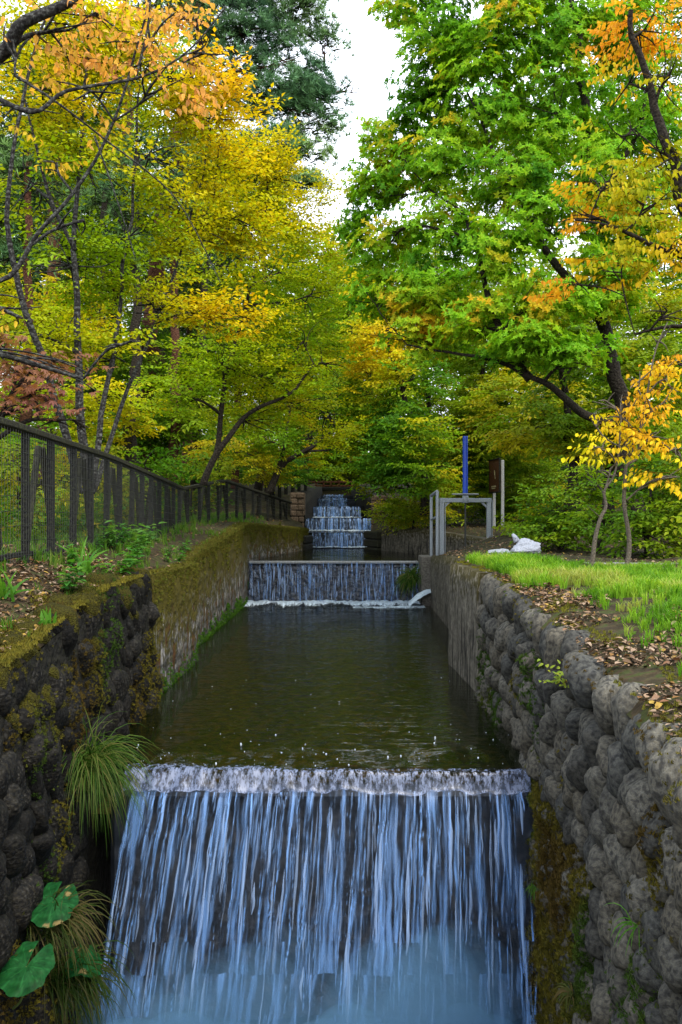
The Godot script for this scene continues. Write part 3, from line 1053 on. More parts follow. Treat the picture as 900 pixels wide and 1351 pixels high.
# a fall of water from crest a-b: its curtain layers, strands and foam are parts
func waterfall(label: String, a: Vector3, b: Vector3, drop: float, fwd: float, o: Dictionary) -> Node3D:
	rng.seed = o.get("seed", 5)
	var root := thing("waterfall", label, "waterfall", (a + b) / 2.0 - Vector3(0, drop, 0), "waterfalls of the stepped stream")
	var wl: float = o.get("wide_left", 0.0)
	var wr: float = o.get("wide_right", 0.0)
	var corr: float = o.get("corrugation", 0.02)
	var curve := func(u: float, s: float, lift: float) -> Vector3:
		var x := lerpf(a.x - wl * s, b.x + wr * s, u)
		var n := noise.get_noise_2d(x * 70.0, s * 14.0) * corr + noise.get_noise_2d(x * 220.0, s * 25.0) * corr * 0.4
		return Vector3(x, a.y - drop * s, lerpf(a.z, b.z, u) + fwd * sqrt(s) + lift + n * (0.3 + s)) - root.position
	var weir := MB.new()
	slab(weir, Transform3D(Basis(), (a + b) / 2.0 + Vector3(0, -drop / 2.0 - 0.16, -0.16) - root.position), Vector3(absf(b.x - a.x) + o.get("weir_extra", 0.4), drop + 0.25, 0.22), 0.04)
	part("weir_face", weir.commit(false), o.get("weir", M.wet_weir), root)
	var layers: Array = o.get("layers", [0, 1])
	for k in layers.size():
		var lift: float = 0.02 + 0.035 * k
		part("water_curtain", sheet(o.get("cols", 160), 24, func(s: float, q: float): return curve.call(s, 1.0 - q, lift), Vector2(absf(b.x - a.x) / 3.06, drop / 1.82) * o.get("grain", Vector2.ONE), Vector2(k * 0.37, rng.randf() * 0.5)), M.falls[layers[k]], root)
	var mb := MB.new()
	for k in o.get("strands", 100):
		var u := rng.randf()
		var s0 := pow(rng.randf(), 1.5) * 0.75
		var len := r(0.12, 0.45)
		var w: float = r(0.25, 1.0) * o.get("strand_width", 0.016)
		var lift := r(0.02, 0.12)
		var v := r(0.6, 1.15)
		var c := Color(0.34, 0.49, 0.78) * v
		var n := 7
		var s := mb.v.size()
		for j in n + 1:
			var f := float(j) / n
			var t := minf(s0 + len * f, 1.0)
			var p: Vector3 = curve.call(u + noise.get_noise_2d(k * 31.0, f * 40.0) * 0.004, t, lift)
			var ww: float = w * pow(sin(PI * clampf(f, 0.02, 0.985)), 0.7)
			mb.v.append_array([p - Vector3(ww, 0, 0), p + Vector3(0, 0, ww * 0.8), p + Vector3(ww, 0, 0)])
			mb.c.append_array([c, c, c])
		for j in n:
			var q := s + j * 3
			mb.quad(q, q + 1, q + 4, q + 3)
			mb.quad(q + 1, q + 2, q + 5, q + 4)
	if mb.v.size():
		part("water_strands", mb.commit(), M.strand, root).set_meta("kind", "stuff")
	# foam where it lands
	if o.get("foam", 0.0) > 0.0:
		var fd: float = o.foam
		var y := a.y - drop
		part("foam", sheet(int(120), 14, func(s: float, q: float):
			var x := lerpf(a.x - wl - 0.05, b.x + wr + 0.05, s)
			var edge := fd * (0.65 + 0.5 * noise.get_noise_2d(x * 40.0, 7.0) + 0.35 * noise.get_noise_2d(x * 120.0, 70.0))
			var z := a.z + fwd - 0.12 + q * (edge + 0.12)
			var hgt: float = (0.05 + 0.06 * noise.get_noise_2d(x * 90.0, z * 90.0) + 0.04 * noise.get_noise_2d(x * 220.0, z * 220.0)) * (1.0 - q * q) * o.get("foam_high", 1.0)
			return Vector3(x, y + 0.012 + hgt, z) - root.position, Vector2(absf(b.x - a.x) / 3.0, 1.0)), M.foam_sheet, root)
	return root


func droplets(parent: Node3D, n: int, at: Callable, flat := 1.0) -> void:
	var m := SphereMesh.new()
	m.radius = 1.0
	m.height = 2.0
	m.radial_segments = 6
	m.rings = 3
	var xf := []
	var cs := []
	for k in n:
		var p: Vector3 = at.call()
		var s := pow(rng.randf(), 3.0) * 0.007 + 0.0016
		xf.append(Transform3D(Basis().scaled(Vector3(s, s * r(0.8, 2.2) * flat, s)), p - parent.position))
		var v := r(0.6, 1.1)
		cs.append(Color(v, v, v))
	copies("droplets", m, M.drop, xf, cs, parent).set_meta("kind", "stuff")


func build_water() -> void:
	structure("pool_water", water_sheet(7.28, 20.08, 0.0, 1.0, 260, 90), M.pool)
	structure("upper_pool_water", water_sheet(20.1, 27.2, 0.90, 0.0, 60, 40), M.pool)
	structure("upper_stream_bed", sheet(8, 8, func(s: float, q: float): return Vector3(lerpf(-2.3, 3.4, s), 0.5, lerpf(-20.2, -28.0, q))), M.bed)
	structure("lower_pool_water", sheet(60, 60, func(s: float, q: float):
		var x := lerpf(-2.2, 1.7, s)
		var d := lerpf(1.0, 7.2, q)
		return Vector3(x, -1.98 + noise.get_noise_2d(x * 40.0, d * 40.0) * 0.05, -d)), M.pool)
	structure("lower_stream_bed", sheet(4, 4, func(s: float, q: float): return Vector3(lerpf(-2.4, 1.9, s), -2.45, lerpf(0.5, -7.4, q))), M.bed)
	# the near fall
	var a := Vector3(-1.62, -0.16, -7.10)
	var b := Vector3(1.44, -0.16, -7.10)
	var w := waterfall("wide blue-white curtain of water pouring over the nearest weir", a, b, 1.82, 0.30, {"layers": [0, 1, 2], "strands": 130, "strand_width": 0.012, "wide_left": 0.26, "wide_right": 0.02, "corrugation": 0.045, "foam": 0.9, "foam_high": 0.5, "cols": 260})
	rng.seed = 12
	# froth rolling over the crest
	part("froth", sheet(220, 12, func(s: float, q: float):
		var x := lerpf(-1.70, 1.47, s)
		var up := 0.03 + 0.16 * sstep(-0.1, 0.6, noise.get_noise_2d(x * 9.0 + 40.0, 11.0))
		var z := lerpf(-7.02, -7.14 - maxf(up, 0.02), q)
		var y := -0.17 + 0.150 * sstep(0.0, 0.55, q) + (noise.get_noise_2d(x * 60.0, z * 120.0) * 0.035 + noise.get_noise_2d(x * 200.0, z * 200.0) * 0.018) * (1.0 - q)
		return Vector3(x, y - (0.012 if q > 0.95 else 0.0), z) - w.position), M.froth, w)
	droplets(w, 110, func():
		var x := r(-1.75, 1.48)
		return Vector3(x, 0.0 + pow(rng.randf(), 3.0) * 0.09, -7.15 - pow(rng.randf(), 1.6) * 0.9))
	# mist where it strikes the lower pool
	for k in 34:
		var big := k < 20
		var fog := FogVolume.new()
		fog.name = "spray_mist"
		fog.shape = RenderingServer.FOG_VOLUME_SHAPE_ELLIPSOID
		fog.size = Vector3(r(0.5, 1.3), r(0.9, 2.1), r(0.4, 0.7)) if big else Vector3(r(0.5, 0.9), r(0.35, 0.7), r(0.4, 0.6))
		fog.position = Vector3(r(-1.75, 1.25), -1.99 + r(-0.05, 0.08), -6.62 + r(-0.06, 0.16)) - w.position
		var fm := FogMaterial.new()
		fm.density = r(0.2, 0.5) if big else r(1.2, 2.4)
		fm.albedo = Color(0.55, 0.78, 0.98)
		fog.material = fm
		fog.set_meta("kind", "stuff")
		w.add_child(fog, true)
	# second weir
	var w2 := waterfall("dark wet weir with a thin veil of water below the upper pool", Vector3(-2.02, 0.89, -20.1), Vector3(1.72, 0.89, -20.1), 0.89, 0.10, {"layers": [1, 2], "strands": 200, "strand_width": 0.014, "weir": M.wet_dark, "grain": Vector2(0.8, 0.7), "foam": 1.3, "foam_high": 0.5, "seed": 8, "corrugation": 0.02})
	part("crest", bar(Vector3(-2.05, 0.885, -20.16) - w2.position, Vector3(1.72, 0.885, -20.16) - w2.position, 0.18, 0.06, 0.02), M.kerb, w2)
	droplets(w2, 90, func(): return Vector3(r(-1.9, 1.4), 0.004, -7.8 - 4.0 * pow(rng.randf(), 1.4)), 0.25)
	droplets(w2, 300, func(): return Vector3(r(-2.0, 1.7), 0.03 + pow(rng.randf(), 2.0) * 0.1, -19.9 + r(0.0, 0.9)))
	# water running back in through the side wall
	var sp := thing("side_spout", "small white gush of water leaving the concrete pier into the pool", "water spout", Vector3(1.85, 0.0, -19.0))
	part("gush", sheet(14, 14, func(s: float, q: float):
		var t: float = q
		var x := 1.92 - 0.50 * t
		return Vector3(x, 0.30 - 0.32 * t * t + sin(s * PI) * 0.07 + noise.get_noise_2d(s * 200.0, t * 60.0) * 0.04, -19.35 + (s - 0.5) * lerpf(0.25, 0.6, t) + 0.15 * t) - sp.position), M.foam, sp)
	part("foam", sheet(30, 10, func(s: float, q: float):
		var x := 1.75 - 1.5 * s
		return Vector3(x, 0.03 * (1.0 - s) + noise.get_noise_2d(x * 120.0, q * 60.0) * 0.02 - (0.0 if q > 0.05 and q < 0.95 else 0.03), -19.3 + q * 0.75 * (1.0 - s * 0.6) + 0.15 * s) - sp.position), M.foam_sheet, sp)
	# far cascade
	var steps := [[412, 482, 703.0, 28.0, 0.92], [402, 490, 684.0, 30.5, 0.0], [414, 476, 668.5, 33.0, 0.0], [421, 458, 657.0, 36.5, 0.0], [427, 453, 652.5, 41.0, 0.0]]
	var names := ["lowest step of the far cascade with a bright foam line at its foot", "widest step of the far cascade, second above the upper pool", "third step of the far cascade between dark side walls", "small broken fall high in the far cascade", "topmost thin fall of the far cascade under the trees"]
	var below := 0.90
	for k in steps.size():
		var s: Array = steps[k]
		var p := P(s[0], s[2], s[3])
		var q := P(s[1], s[2], s[3])
		waterfall(names[k], p, q, p.y - below, 0.08, {"layers": [3, 0], "strands": 130, "strand_width": 0.02, "foam": 0.6, "foam_high": 0.5, "weir_extra": 0.02 if k < 3 else 0.9, "grain": Vector2(1.0, 0.5), "seed": 40 + k, "cols": 60})
		below = p.y
		var nd: float = steps[k + 1][3] if k + 1 < steps.size() else 60.0
		structure("step_water", water_sheet(s[3] + 0.02, nd, p.y + 0.012, 0.0, 8, 12, 0.004, p.x - 0.4, q.x + 0.4), M.pool)


# ---------------------------------------------------------------- fence, gate, sign and other small things
const FENCE := [[3.6, -2.60, 1.45, 2.70], [7.3, -2.66, 1.58, 2.70], [11.0, -2.78, 1.54, 2.65], [17.2, -3.0, 1.45, 2.44], [20.4, -2.62, 1.70, 2.71], [27.2, -1.52, 1.55, 2.28]]   # d, x, foot, top


func build_fence() -> void:
	rng.seed = 61
	var root := thing("fence", "long dark timber fence with wire mesh on the leafy bank", "fence", Vector3(-2.66, 1.5, -7.3))
	var o := root.position
	var at := func(d: float, h: float) -> Vector3: return Vector3(tab(FENCE, d, 1), lerpf(tab(FENCE, d, 2), tab(FENCE, d, 3), h), -d) - o
	for k in FENCE.size() - 1:
		var a: Vector3 = at.call(FENCE[k][0], 1.0)
		var b: Vector3 = at.call(FENCE[k + 1][0] - 0.01, 1.0)
		part("top_rail", bar(a, b, 0.12, 0.055, 0.008), M.rail_wood, root)
		part("lower_rail", bar(at.call(FENCE[k][0], 0.06), at.call(FENCE[k + 1][0] - 0.01, 0.06), 0.03, 0.045, 0.005), M.wood, root)
	var d := 3.9
	var n := 0
	while d < 27.2:
		var foot: Vector3 = at.call(d, 0.0)
		var top: Vector3 = at.call(d, 1.0)
		var lean := Vector3(r(-0.012, 0.012), 0, r(-0.012, 0.012))
		part("post", bar(foot - Vector3(0, 0.25, 0), top - Vector3(0, 0.03, 0) + lean, 0.06, 0.06, 0.006, Vector3(0, 0, 1)), M.wood, root)
		if n % 2 == 0:
			for s in [-1, 1]:
				var e: float = d + s * 0.52
				part("brace", bar(at.call(e, -0.12) + Vector3(-0.10, 0, 0), at.call(d + s * 0.06, 0.93) + Vector3(-0.10, 0, 0), 0.04, 0.055, 0.006, Vector3(1, 0, 0)), M.rail_wood, root)
		d += 0.76
		n += 1
	var wires := MB.new()
	d = 3.6
	while d < 27.0:
		var p: Vector3 = at.call(d, 0.02)
		var q: Vector3 = at.call(d, 0.97)
		var off := Vector3(0.05, 0, 0)
		tube(wires, PackedVector3Array([p + off, q + off]), 0.002, 0.002, 3)
		d += 0.065 if d < 14.0 else 0.10
	for k in 9:
		for j in FENCE.size() - 1:
			var line := PackedVector3Array()
			for m in 9:
				line.append(at.call(lerpf(FENCE[j][0], FENCE[j + 1][0] - 0.01, m / 8.0), 0.06 + 0.108 * k) + Vector3(0.053, 0, 0))
			tube(wires, line, 0.0022, 0.0022, 3)
	part("wire_mesh", wires.commit(false), M.wire, root).set_meta("kind", "stuff")
	# a short fence high up by the cascade
	var f2 := thing("fence", "short dark picket fence above the stone pier by the far cascade", "fence", P(375, 660, 31))
	for k in 7:
		var p := P(352 + k * 8.5, 652 - k * 0.6, 30.5 + k * 0.5) - f2.position
		part("picket", bar(p + Vector3(0, -0.3, 0), p + Vector3(0, 0.72 + 0.1 * sin(k * 2.2), 0), 0.12, 0.10, 0.01, Vector3(0, 0, 1)), M.wood, f2)
	part("rail", bar(P(350, 640, 30.5) - f2.position, P(405, 637, 33.6) - f2.position, 0.06, 0.08), M.wood, f2)


func masonry(called: String, label: String, at: Vector3, size: Vector3, courses: int) -> void:
	var root := thing(called, label, "pier", at)
	part("core", bar(Vector3(0, 0, 0.0), Vector3(0, size.y, 0.0), size.x * 0.92, size.z * 0.92, 0.02, Vector3(1, 0, 0)), M.masonry, root)
	var h := size.y / courses
	for k in courses:
		var x := -size.x / 2.0
		while x < size.x / 2.0 - 0.02:
			var w := minf(r(0.16, 0.34), size.x / 2.0 - x)
			var mb := MB.new()
			slab(mb, Transform3D(Basis.from_euler(Vector3(r(-0.03, 0.03), r(-0.05, 0.05), r(-0.02, 0.02))), Vector3(x + w / 2, (k + 0.5) * h, size.z / 2.0 - 0.04 + r(-0.02, 0.03))), Vector3(w * 0.95, h * 0.9, 0.2), 0.025)
			part("stone", mb.commit(false), M.masonry, root)
			x += w


func build_objects() -> void:
	# sluice gate
	var g := thing("sluice_gate", "galvanised sluice gate frame with a tall blue stem cover", "sluice gate", Vector3(2.65, 1.04, -19.9))
	var o := g.position
	var la := P(583, 737, 19.85)
	var lt := P(583, 660, 19.85)
	var ra := P(645, 725, 19.95)
	var rt := P(645, 660, 19.95)
	for p in [[la, lt], [ra, rt]]:
		part("post", bar(p[0] - o, p[1] - o, 0.10, 0.10, 0.006, Vector3(0, 0, 1)), M.galv, g)
		part("flange", bar(p[0] - o + Vector3(0.07, 0, 0.03), p[1] - o + Vector3(0.07, 0, 0.03), 0.012, 0.07, 0.003, Vector3(0, 0, 1)), M.galv, g)
	part("crossbeam", bar(lt - o + Vector3(-0.05, 0.0, 0), rt - o + Vector3(0.05, 0.0, 0), 0.12, 0.09, 0.006), M.galv, g)
	part("gusset", bar(lt - o + Vector3(0.03, -0.16, 0), lt - o + Vector3(0.17, -0.03, 0), 0.02, 0.05, 0.003), M.galv, g)
	part("gusset", bar(rt - o + Vector3(-0.03, -0.16, 0), rt - o + Vector3(-0.17, -0.03, 0), 0.02, 0.05, 0.003), M.galv, g)
	var mid := P(614, 660, 19.9) - o
	part("gear_box", pole([mid + Vector3(0, -0.06, 0.02), mid + Vector3(0, 0.05, 0.02), mid + Vector3(0, 0.10, 0.02)], 0.085, 0.06, 12), M.galv, g)
	var wheel := TorusMesh.new()
	wheel.inner_radius = 0.265
	wheel.outer_radius = 0.295
	wheel.rings = 32
	wheel.ring_segments = 8
	var hw := part("handwheel", wheel, M.white_paint, g, Transform3D(Basis(), mid + Vector3(0, 0.13, 0.0)))
	for k in 4:
		var a := TAU * k / 4.0 + 0.4
		part("spoke", bar(Vector3.ZERO, Vector3(cos(a), 0, sin(a)) * 0.27, 0.03, 0.018, 0.003), M.white_paint, hw)
	part("stem_cover", pole([mid + Vector3(0, 0.11, 0), mid + Vector3(0, 1.39, 0), mid + Vector3(0, 1.40, 0)], 0.056, 0.055, 16), M.blue, g)
	part("lifting_screw", pole([mid + Vector3(0, 0.0, 0), mid + Vector3(0, -1.15, 0)], 0.02, 0.02, 8), M.wire, g)
	part("gate_leaf", bar(la - o + Vector3(0.05, -0.08, -0.03), ra - o + Vector3(-0.05, -0.28, -0.03), 0.03, 0.3, 0.004), M.galv, g)
	# railing beside it
	var rl := thing("guard_rail", "small galvanised pipe railing standing left of the sluice gate", "railing", P(574, 736, 19.6))
	var q := rl.position
	var pa := P(569, 736, 19.9) - q
	var pb := P(577, 736, 19.3) - q
	var up := Vector3(0, 1.36, 0)
	part("post", pole([pa, pa + up], 0.032, 0.032), M.galv, rl)
	part("post", pole([pb, pb + up + Vector3(0, 0.05, 0)], 0.034, 0.034), M.galv, rl)
	part("top_rail", pole([pa + up, pb + up + Vector3(0, 0.05, 0)], 0.034, 0.034), M.galv, rl)
	part("middle_rail", pole([pa + up * 0.62, pb + up * 0.64], 0.028, 0.028), M.galv, rl)
	# notice board
	var sg := thing("notice_board", "rusty brown notice board on two white posts behind the sluice gate", "sign", P(657, 698, 23.6))
	var so := sg.position
	var s1 := P(652, 697, 23.9) - so
	var s2 := P(663, 702, 23.0) - so
	part("post", bar(s1 - Vector3(0, 0.2, 0), s1 + Vector3(0, 1.60, 0), 0.07, 0.07, 0.005, Vector3(0, 0, 1)), M.white_paint, sg)
	part("post", bar(s2 - Vector3(0, 0.2, 0), s2 + Vector3(0, 1.82, 0), 0.075, 0.075, 0.005, Vector3(0, 0, 1)), M.white_paint, sg)
	var dirv := (s2 - s1)
	dirv.y = 0
	dirv = dirv.normalized()
	var c0 := P(652.5, 628, 23.4) - so
	var nrm := Vector3.UP.cross(dirv).normalized()
	if nrm.z < 0:
		nrm = -nrm
	var hd := 0.55
	var pn := part("panel", bar(c0 - dirv * hd, c0 + dirv * hd, 0.03, 0.82, 0.006), M.rust, sg)
	for e in [-1, 1]:
		part("frame", bar(c0 - dirv * hd * 1.03 + Vector3(0, e * 0.42, 0), c0 + dirv * hd * 1.03 + Vector3(0, e * 0.42, 0), 0.06, 0.035, 0.004), M.wood, sg)
		part("frame", bar(c0 + dirv * hd * e - Vector3(0, 0.44, 0), c0 + dirv * hd * e + Vector3(0, 0.44, 0), 0.06, 0.035, 0.004, nrm), M.wood, sg)
	var mark := MB.new()   # the worn pale figure and line of print left on the board
	for e in [[0.10, 0.06, 0.10, 0.10], [0.13, -0.03, 0.05, 0.10], [0.07, 0.12, 0.06, 0.05], [0.0, -0.27, 0.50, 0.035], [-0.03, -0.32, 0.40, 0.025]]:
		slab(mark, Transform3D(frame(dirv, Vector3.UP), c0 + nrm * 0.019 + dirv * e[0] + Vector3(0, e[1], 0)), Vector3(e[2], e[3], 0.004), 0.001)
	part("faded_print", mark.commit(false), mat(Color(0.42, 0.34, 0.20), 0.8), sg)
	# sacks
	for k in 2:
		var big := k == 0
		var p := P(694, 731, 13.4) if big else P(660, 730, 14.0)
		p.y = bank_height(1, p.x, -p.z)
		var rad := Vector3(0.21, 0.15, 0.17) if big else Vector3(0.19, 0.07, 0.14)
		var st := MB.new()
		var n := 26
		for a in n + 1:
			for b in n:
				var th := PI * a / n
				var ph := TAU * b / n
				var v := Vector3(sin(th) * cos(ph), cos(th), sin(th) * sin(ph))
				var f := 1.0 + 0.30 * noise.get_noise_3dv(v * 30.0 + Vector3(k * 50, 0, 0)) + 0.16 * absf(noise.get_noise_3dv(v * 75.0)) + 0.09 * noise.get_noise_3dv(v * 150.0)
				if v.y < 0:
					v.y *= 0.35
				st.v.append(v * rad * f + Vector3(0, rad.y * 0.30, 0))
		for a in n:
			for b in n:
				st.quad(a * n + b, a * n + (b + 1) % n, (a + 1) * n + (b + 1) % n, (a + 1) * n + b)
		var sk := thing("white_sack", "crumpled white plastic sack lying in the grass" if big else "flattened white plastic bag on the ground beside the crumpled sack", "sack", p)
		part("sack_body", st.commit(), M.sack, sk)
		if big:
			part("tied_neck", pole([Vector3(-0.14, 0.19, 0.02), Vector3(-0.17, 0.25, 0.03), Vector3(-0.20, 0.29, 0.01)], 0.05, 0.02, 9), M.sack, sk)
	# kerb
	var kb := thing("kerb", "low grey concrete kerb edging the grass below the shrubs", "kerb", Vector3(2.7, 1.3, -10.7))
	for k in 4:
		var a := Vector3(2.55 + k * 0.62, 0, 0)
		var x0 := Vector3(a.x, 1.345, -10.75 + k * 0.13) - kb.position
		part("kerb_stone", bar(x0, x0 + Vector3(0.605, -0.012, 0.12), 0.13, 0.14, 0.012), M.kerb, kb)
	# masonry piers beside the cascade
	rng.seed = 99
	masonry("stone_pier", "brown masonry pier at the end of the long fence", P(393, 697, 28.6), Vector3(0.42, 1.12, 0.5), 6)
	masonry("stone_pier", "brown masonry pier half hidden by shrubs beside the cascade", P(500, 700, 28.6), Vector3(0.52, 1.1, 0.5), 6)
	for s in [-1, 1]:
		concrete("cascade_wall", "dark wall along the far cascade on the fence side" if s < 0 else "dark wall along the far cascade on the notice board side", [[s * 1.12 + 0.02, 28.4, 1.9, 0.4], [s * 1.15 - 0.05, 30.4, 2.35, 0.4], [s * 0.95 - 0.08, 33.0, 2.75, 0.6], [s * 0.75 - 0.2, 37.0, 3.0, 0.6], [s * 0.7 - 0.2, 44.0, 3.2, 0.6]], s, 0.5, M.mortar, "walls of the far cascade")
	# footbridge far up the stream
	var fb := thing("footbridge", "dark reddish footbridge crossing above the far cascade", "footbridge", P(437, 646, 46))
	part("deck", bar(P(405, 645, 46) - fb.position, P(470, 645, 46) - fb.position, 0.8, 0.16, 0.02), M.wood, fb)
	for y in [636.0, 641.0]:
		part("rail", bar(P(405, y, 45.8) - fb.position, P(470, y, 45.8) - fb.position, 0.08, 0.07, 0.01), M.rust, fb)
	for k in 7:
		part("post", bar(P(407 + k * 10, 645, 45.8) - fb.position, P(407 + k * 10, 634, 45.8) - fb.position, 0.08, 0.08, 0.01, Vector3(0, 0, 1)), M.rust, fb)


func ribbon(mb: MB, pts: PackedVector3Array, w: float, c: Color) -> void:
	var s := mb.v.size()
	var n := pts.size()
	for k in n:
		var t := (pts[mini(k + 1, n - 1)] - pts[maxi(k - 1, 0)]).normalized()
		var x := t.cross(Vector3(0.25, 0.45, 0.86)).normalized() * w * (1.0 - pow(float(k) / (n - 1), 2.0) * 0.95)
		mb.v.append_array([pts[k] - x, pts[k] + x])
		mb.c.append_array([c, c])
	for k in n - 1:
		mb.quad(s + 2 * k, s + 2 * k + 1, s + 2 * k + 3, s + 2 * k + 2)


func sedge(called: String, label: String, at: Vector3, out: Vector3, n: int, length: float, spread: float, w: float, cols: Array, category := "grass", hang := 1.0) -> Node3D:
	var root := thing(called, label, category, at)
	var mb := MB.new()
	for k in n:
		var p := Vector3(r(-1, 1), r(-0.5, 0.5), r(-1, 1)) * spread
		var dir := (out + rdir() * 0.75 + Vector3(0, r(0.0, 0.9), 0)).normalized()
		var l := length * r(0.45, 1.1)
		var line := PackedVector3Array()
		var v := dir
		for j in 7:
			line.append(p)
			p += v * l / 6.0
			v = (v + Vector3(0, -0.42 * hang * r(0.7, 1.3), 0)).normalized()
		ribbon(mb, line, w * r(0.6, 1.2), pick(cols, rng.randf()))
	part("blades", mb.commit(), M.leaf, root).set_meta("kind", "stuff")
	return root


func round_leaf(rad: float, notch: Vector3, fold: float, holes: float) -> ArrayMesh:
	var mb := MB.new()
	var rings := 14
	var n := 90
	for a in rings + 1:
		for b in n + 1:
			var f := float(a) / rings
			var th := lerpf(0.16, TAU - 0.16, float(b) / n)
			var lobe := 1.0 + 0.055 * sin(th * 7.0) + 0.05 * noise.get_noise_2d(th * 60.0, rad * 900.0) + 0.03 * noise.get_noise_2d(th * 190.0, 0.0)
			var rr := rad * f * lobe * (1.0 + 0.14 * cos(th * 2.0))
			var vein := absf(fposmod(th / TAU * 9.0 + 0.06 * sin(f * 9.0), 1.0) - 0.5) * 2.0
			var y := rad * (0.22 * f * (1.0 - f) - 0.10 * f * f + 0.05 * vein * f * f + 0.10 * f * noise.get_noise_2d(cos(th) * f * 40.0, sin(th) * f * 40.0 + rad * 100.0))
			var p := Vector3(rr * cos(th), y, rr * sin(th))
			p.y -= fold * absf(p.z) 
			mb.v.append(p)
			var vv := 1.4 + (0.9 if vein > 0.93 else 0.0) + 0.7 * noise.get_noise_2d(p.x * 420.0, p.z * 420.0) + 0.5 * noise.get_noise_2d(p.x * 1600.0, p.z * 1600.0)
			var c := Color(0.010, 0.062, 0.016) * vv
			if noise.get_noise_2d(p.x * 260.0 + holes, p.z * 260.0) > 0.48 and f > 0.5:
				c = Color(0.30, 0.22, 0.09)
			mb.c.append(c)
	for a in rings:
		for b in n:
			var k := a * (n + 1) + b
			mb.quad(k, k + 1, k + n + 2, k + n + 1)
	return mb.commit()


func build_plants() -> void:
	rng.seed = 303
	var greens := [Color(0.012, 0.035, 0.005), Color(0.035, 0.085, 0.010), Color(0.07, 0.13, 0.018), Color(0.15, 0.14, 0.045)]
	sedge("sedge_clump", "long drooping sedge clump hanging beside the nearest waterfall", P(122, 1012, 6.9) + Vector3(-0.04, 0, 0), Vector3(0.45, 0.12, 0.45), 520, 0.60, 0.10, 0.0040, greens, "grass", 1.0)
	sedge("sedge_clump", "tangled dry sedge around the round green leaves at the wall foot", P(70, 1215, 5.9) + Vector3(-0.02, 0, 0), Vector3(0.7, 0.1, 0.3), 260, 0.42, 0.14, 0.004, [Color(0.02, 0.045, 0.007), Color(0.05, 0.065, 0.014), Color(0.11, 0.085, 0.035), Color(0.03, 0.06, 0.01)], "grass", 1.0)
	sedge("sedge_clump", "bright grass tuft at the corner of the second weir", P(545, 765, 19.6), Vector3(-0.5, 0.2, 0.4), 240, 0.5, 0.10, 0.010, greens)
	sedge("grass_sprig", "few thin grass blades growing from the lower grey cobbles", P(838, 1222, 4.42), Vector3(-0.6, 0.3, 0.2), 9, 0.20, 0.02, 0.0035, [Color(0.08, 0.22, 0.03), Color(0.10, 0.26, 0.03)])
	sedge("grass_sprig", "small grass tuft on mossy stones at the waterfall edge", P(704, 1172, 6.7), Vector3(-0.7, 0.2, 0.3), 22, 0.14, 0.02, 0.004, [Color(0.05, 0.14, 0.03), Color(0.10, 0.2, 0.03)])
	sedge("grass_sprig", "dry tuft low among the cobbles near the lower pool", P(752, 1310, 5.5), Vector3(-0.7, 0.1, 0.2), 26, 0.13, 0.02, 0.004, [Color(0.16, 0.11, 0.05), Color(0.08, 0.12, 0.03)])
	sedge("sedge_clump", "dark hanging grass below the round green leaves near the lower pool", P(95, 1290, 6.3) + Vector3(-0.05, 0, 0), Vector3(0.7, 0.0, 0.35), 300, 0.5, 0.16, 0.004, [Color(0.012, 0.03, 0.005), Color(0.03, 0.06, 0.008), Color(0.06, 0.05, 0.02)], "grass", 1.2)
	# butterbur
	var bb := thing("butterbur_plant", "butterbur with large round green leaves beside the waterfall foot", "plant", P(60, 1240, 5.75))
	var spots := [[P(70, 1190, 5.8), 0.165, Vector3(0.45, -0.42, 0.65), 0.10], [P(35, 1275, 5.35), 0.165, Vector3(0.35, -0.25, 0.75), 0.05], [P(112, 1262, 6.25), 0.145, Vector3(0.6, -0.9, 0.3), 0.55]]
	for k in spots.size():
		var s: Array = spots[k]
		var p: Vector3 = s[0]
		var nrm := Vector3(s[2].x * 0.4, 1.25, s[2].z * 0.8).normalized()
		var b := Basis(Quaternion(Vector3.UP, nrm)) * Basis(Vector3.UP, PI * 0.5 + r(-0.3, 0.3))
		part("leaf", round_leaf(s[1], Vector3.ZERO, s[3], k * 37.0), M.leaf, bb, Transform3D(b, p - bb.position))
		var root := Vector3(-1.93, p.y - 0.25, p.z) - bb.position
		var mb := MB.new()
		tube(mb, smooth_line([root, (root + p - bb.position) / 2.0 + Vector3(0.02, -0.05, 0.02), p - bb.position], 4), 0.008, 0.006, 6, 0.0, 1.0, Color(0.12, 0.16, 0.05))
		part("leaf_stalk", mb.commit(), M.leaf, bb)
	# sprig with yellow-green leaflets on the grey wall
	var fp := thing("wall_seedling", "yellow-green leafy seedling growing between the coping cobbles", "plant", P(748, 890, 6.0) + Vector3(-0.06, -0.05, 0.06))
	var fm := MB.new()
	for k in 9:
		var tip := Vector3(r(-0.13, 0.04), r(-0.02, 0.16), r(-0.05, 0.12))
		for j in 5:
			leaf(fm, tip * (0.3 + 0.18 * j), Vector3(r(-1, 0.5), r(-0.2, 0.5), r(-0.4, 1)), Vector3(r(-0.5, 0.5), 0.8, 0.7), r(0.025, 0.045), r(0.016, 0.026), pick([Color(0.16, 0.26, 0.03), Color(0.34, 0.34, 0.04)], rng.randf()), 1)
	part("leaflets", fm.commit(false), M.leaf, fp)
	# strap leaves of a lily on the leafy bank
	for e in [[P(8, 770, 6.6), 0.36, "broad strap leaves standing on the leafy bank at the frame's edge"], [P(112, 715, 8.4), 0.40, "arching strap leaves in front of the near fence posts"], [P(60, 800, 6.4), 0.14, "little strap leaves sprouting from the brown leaf litter"]]:
		var p: Vector3 = e[0]
		p.y = bank_height(-1, p.x, -p.z)
		sedge("strap_leaf_plant", e[2], p, Vector3(0.1, 0.9, 0.2), 13, e[1], 0.06, 0.014, [Color(0.05, 0.17, 0.02), Color(0.12, 0.28, 0.03)], "plant", 0.45)
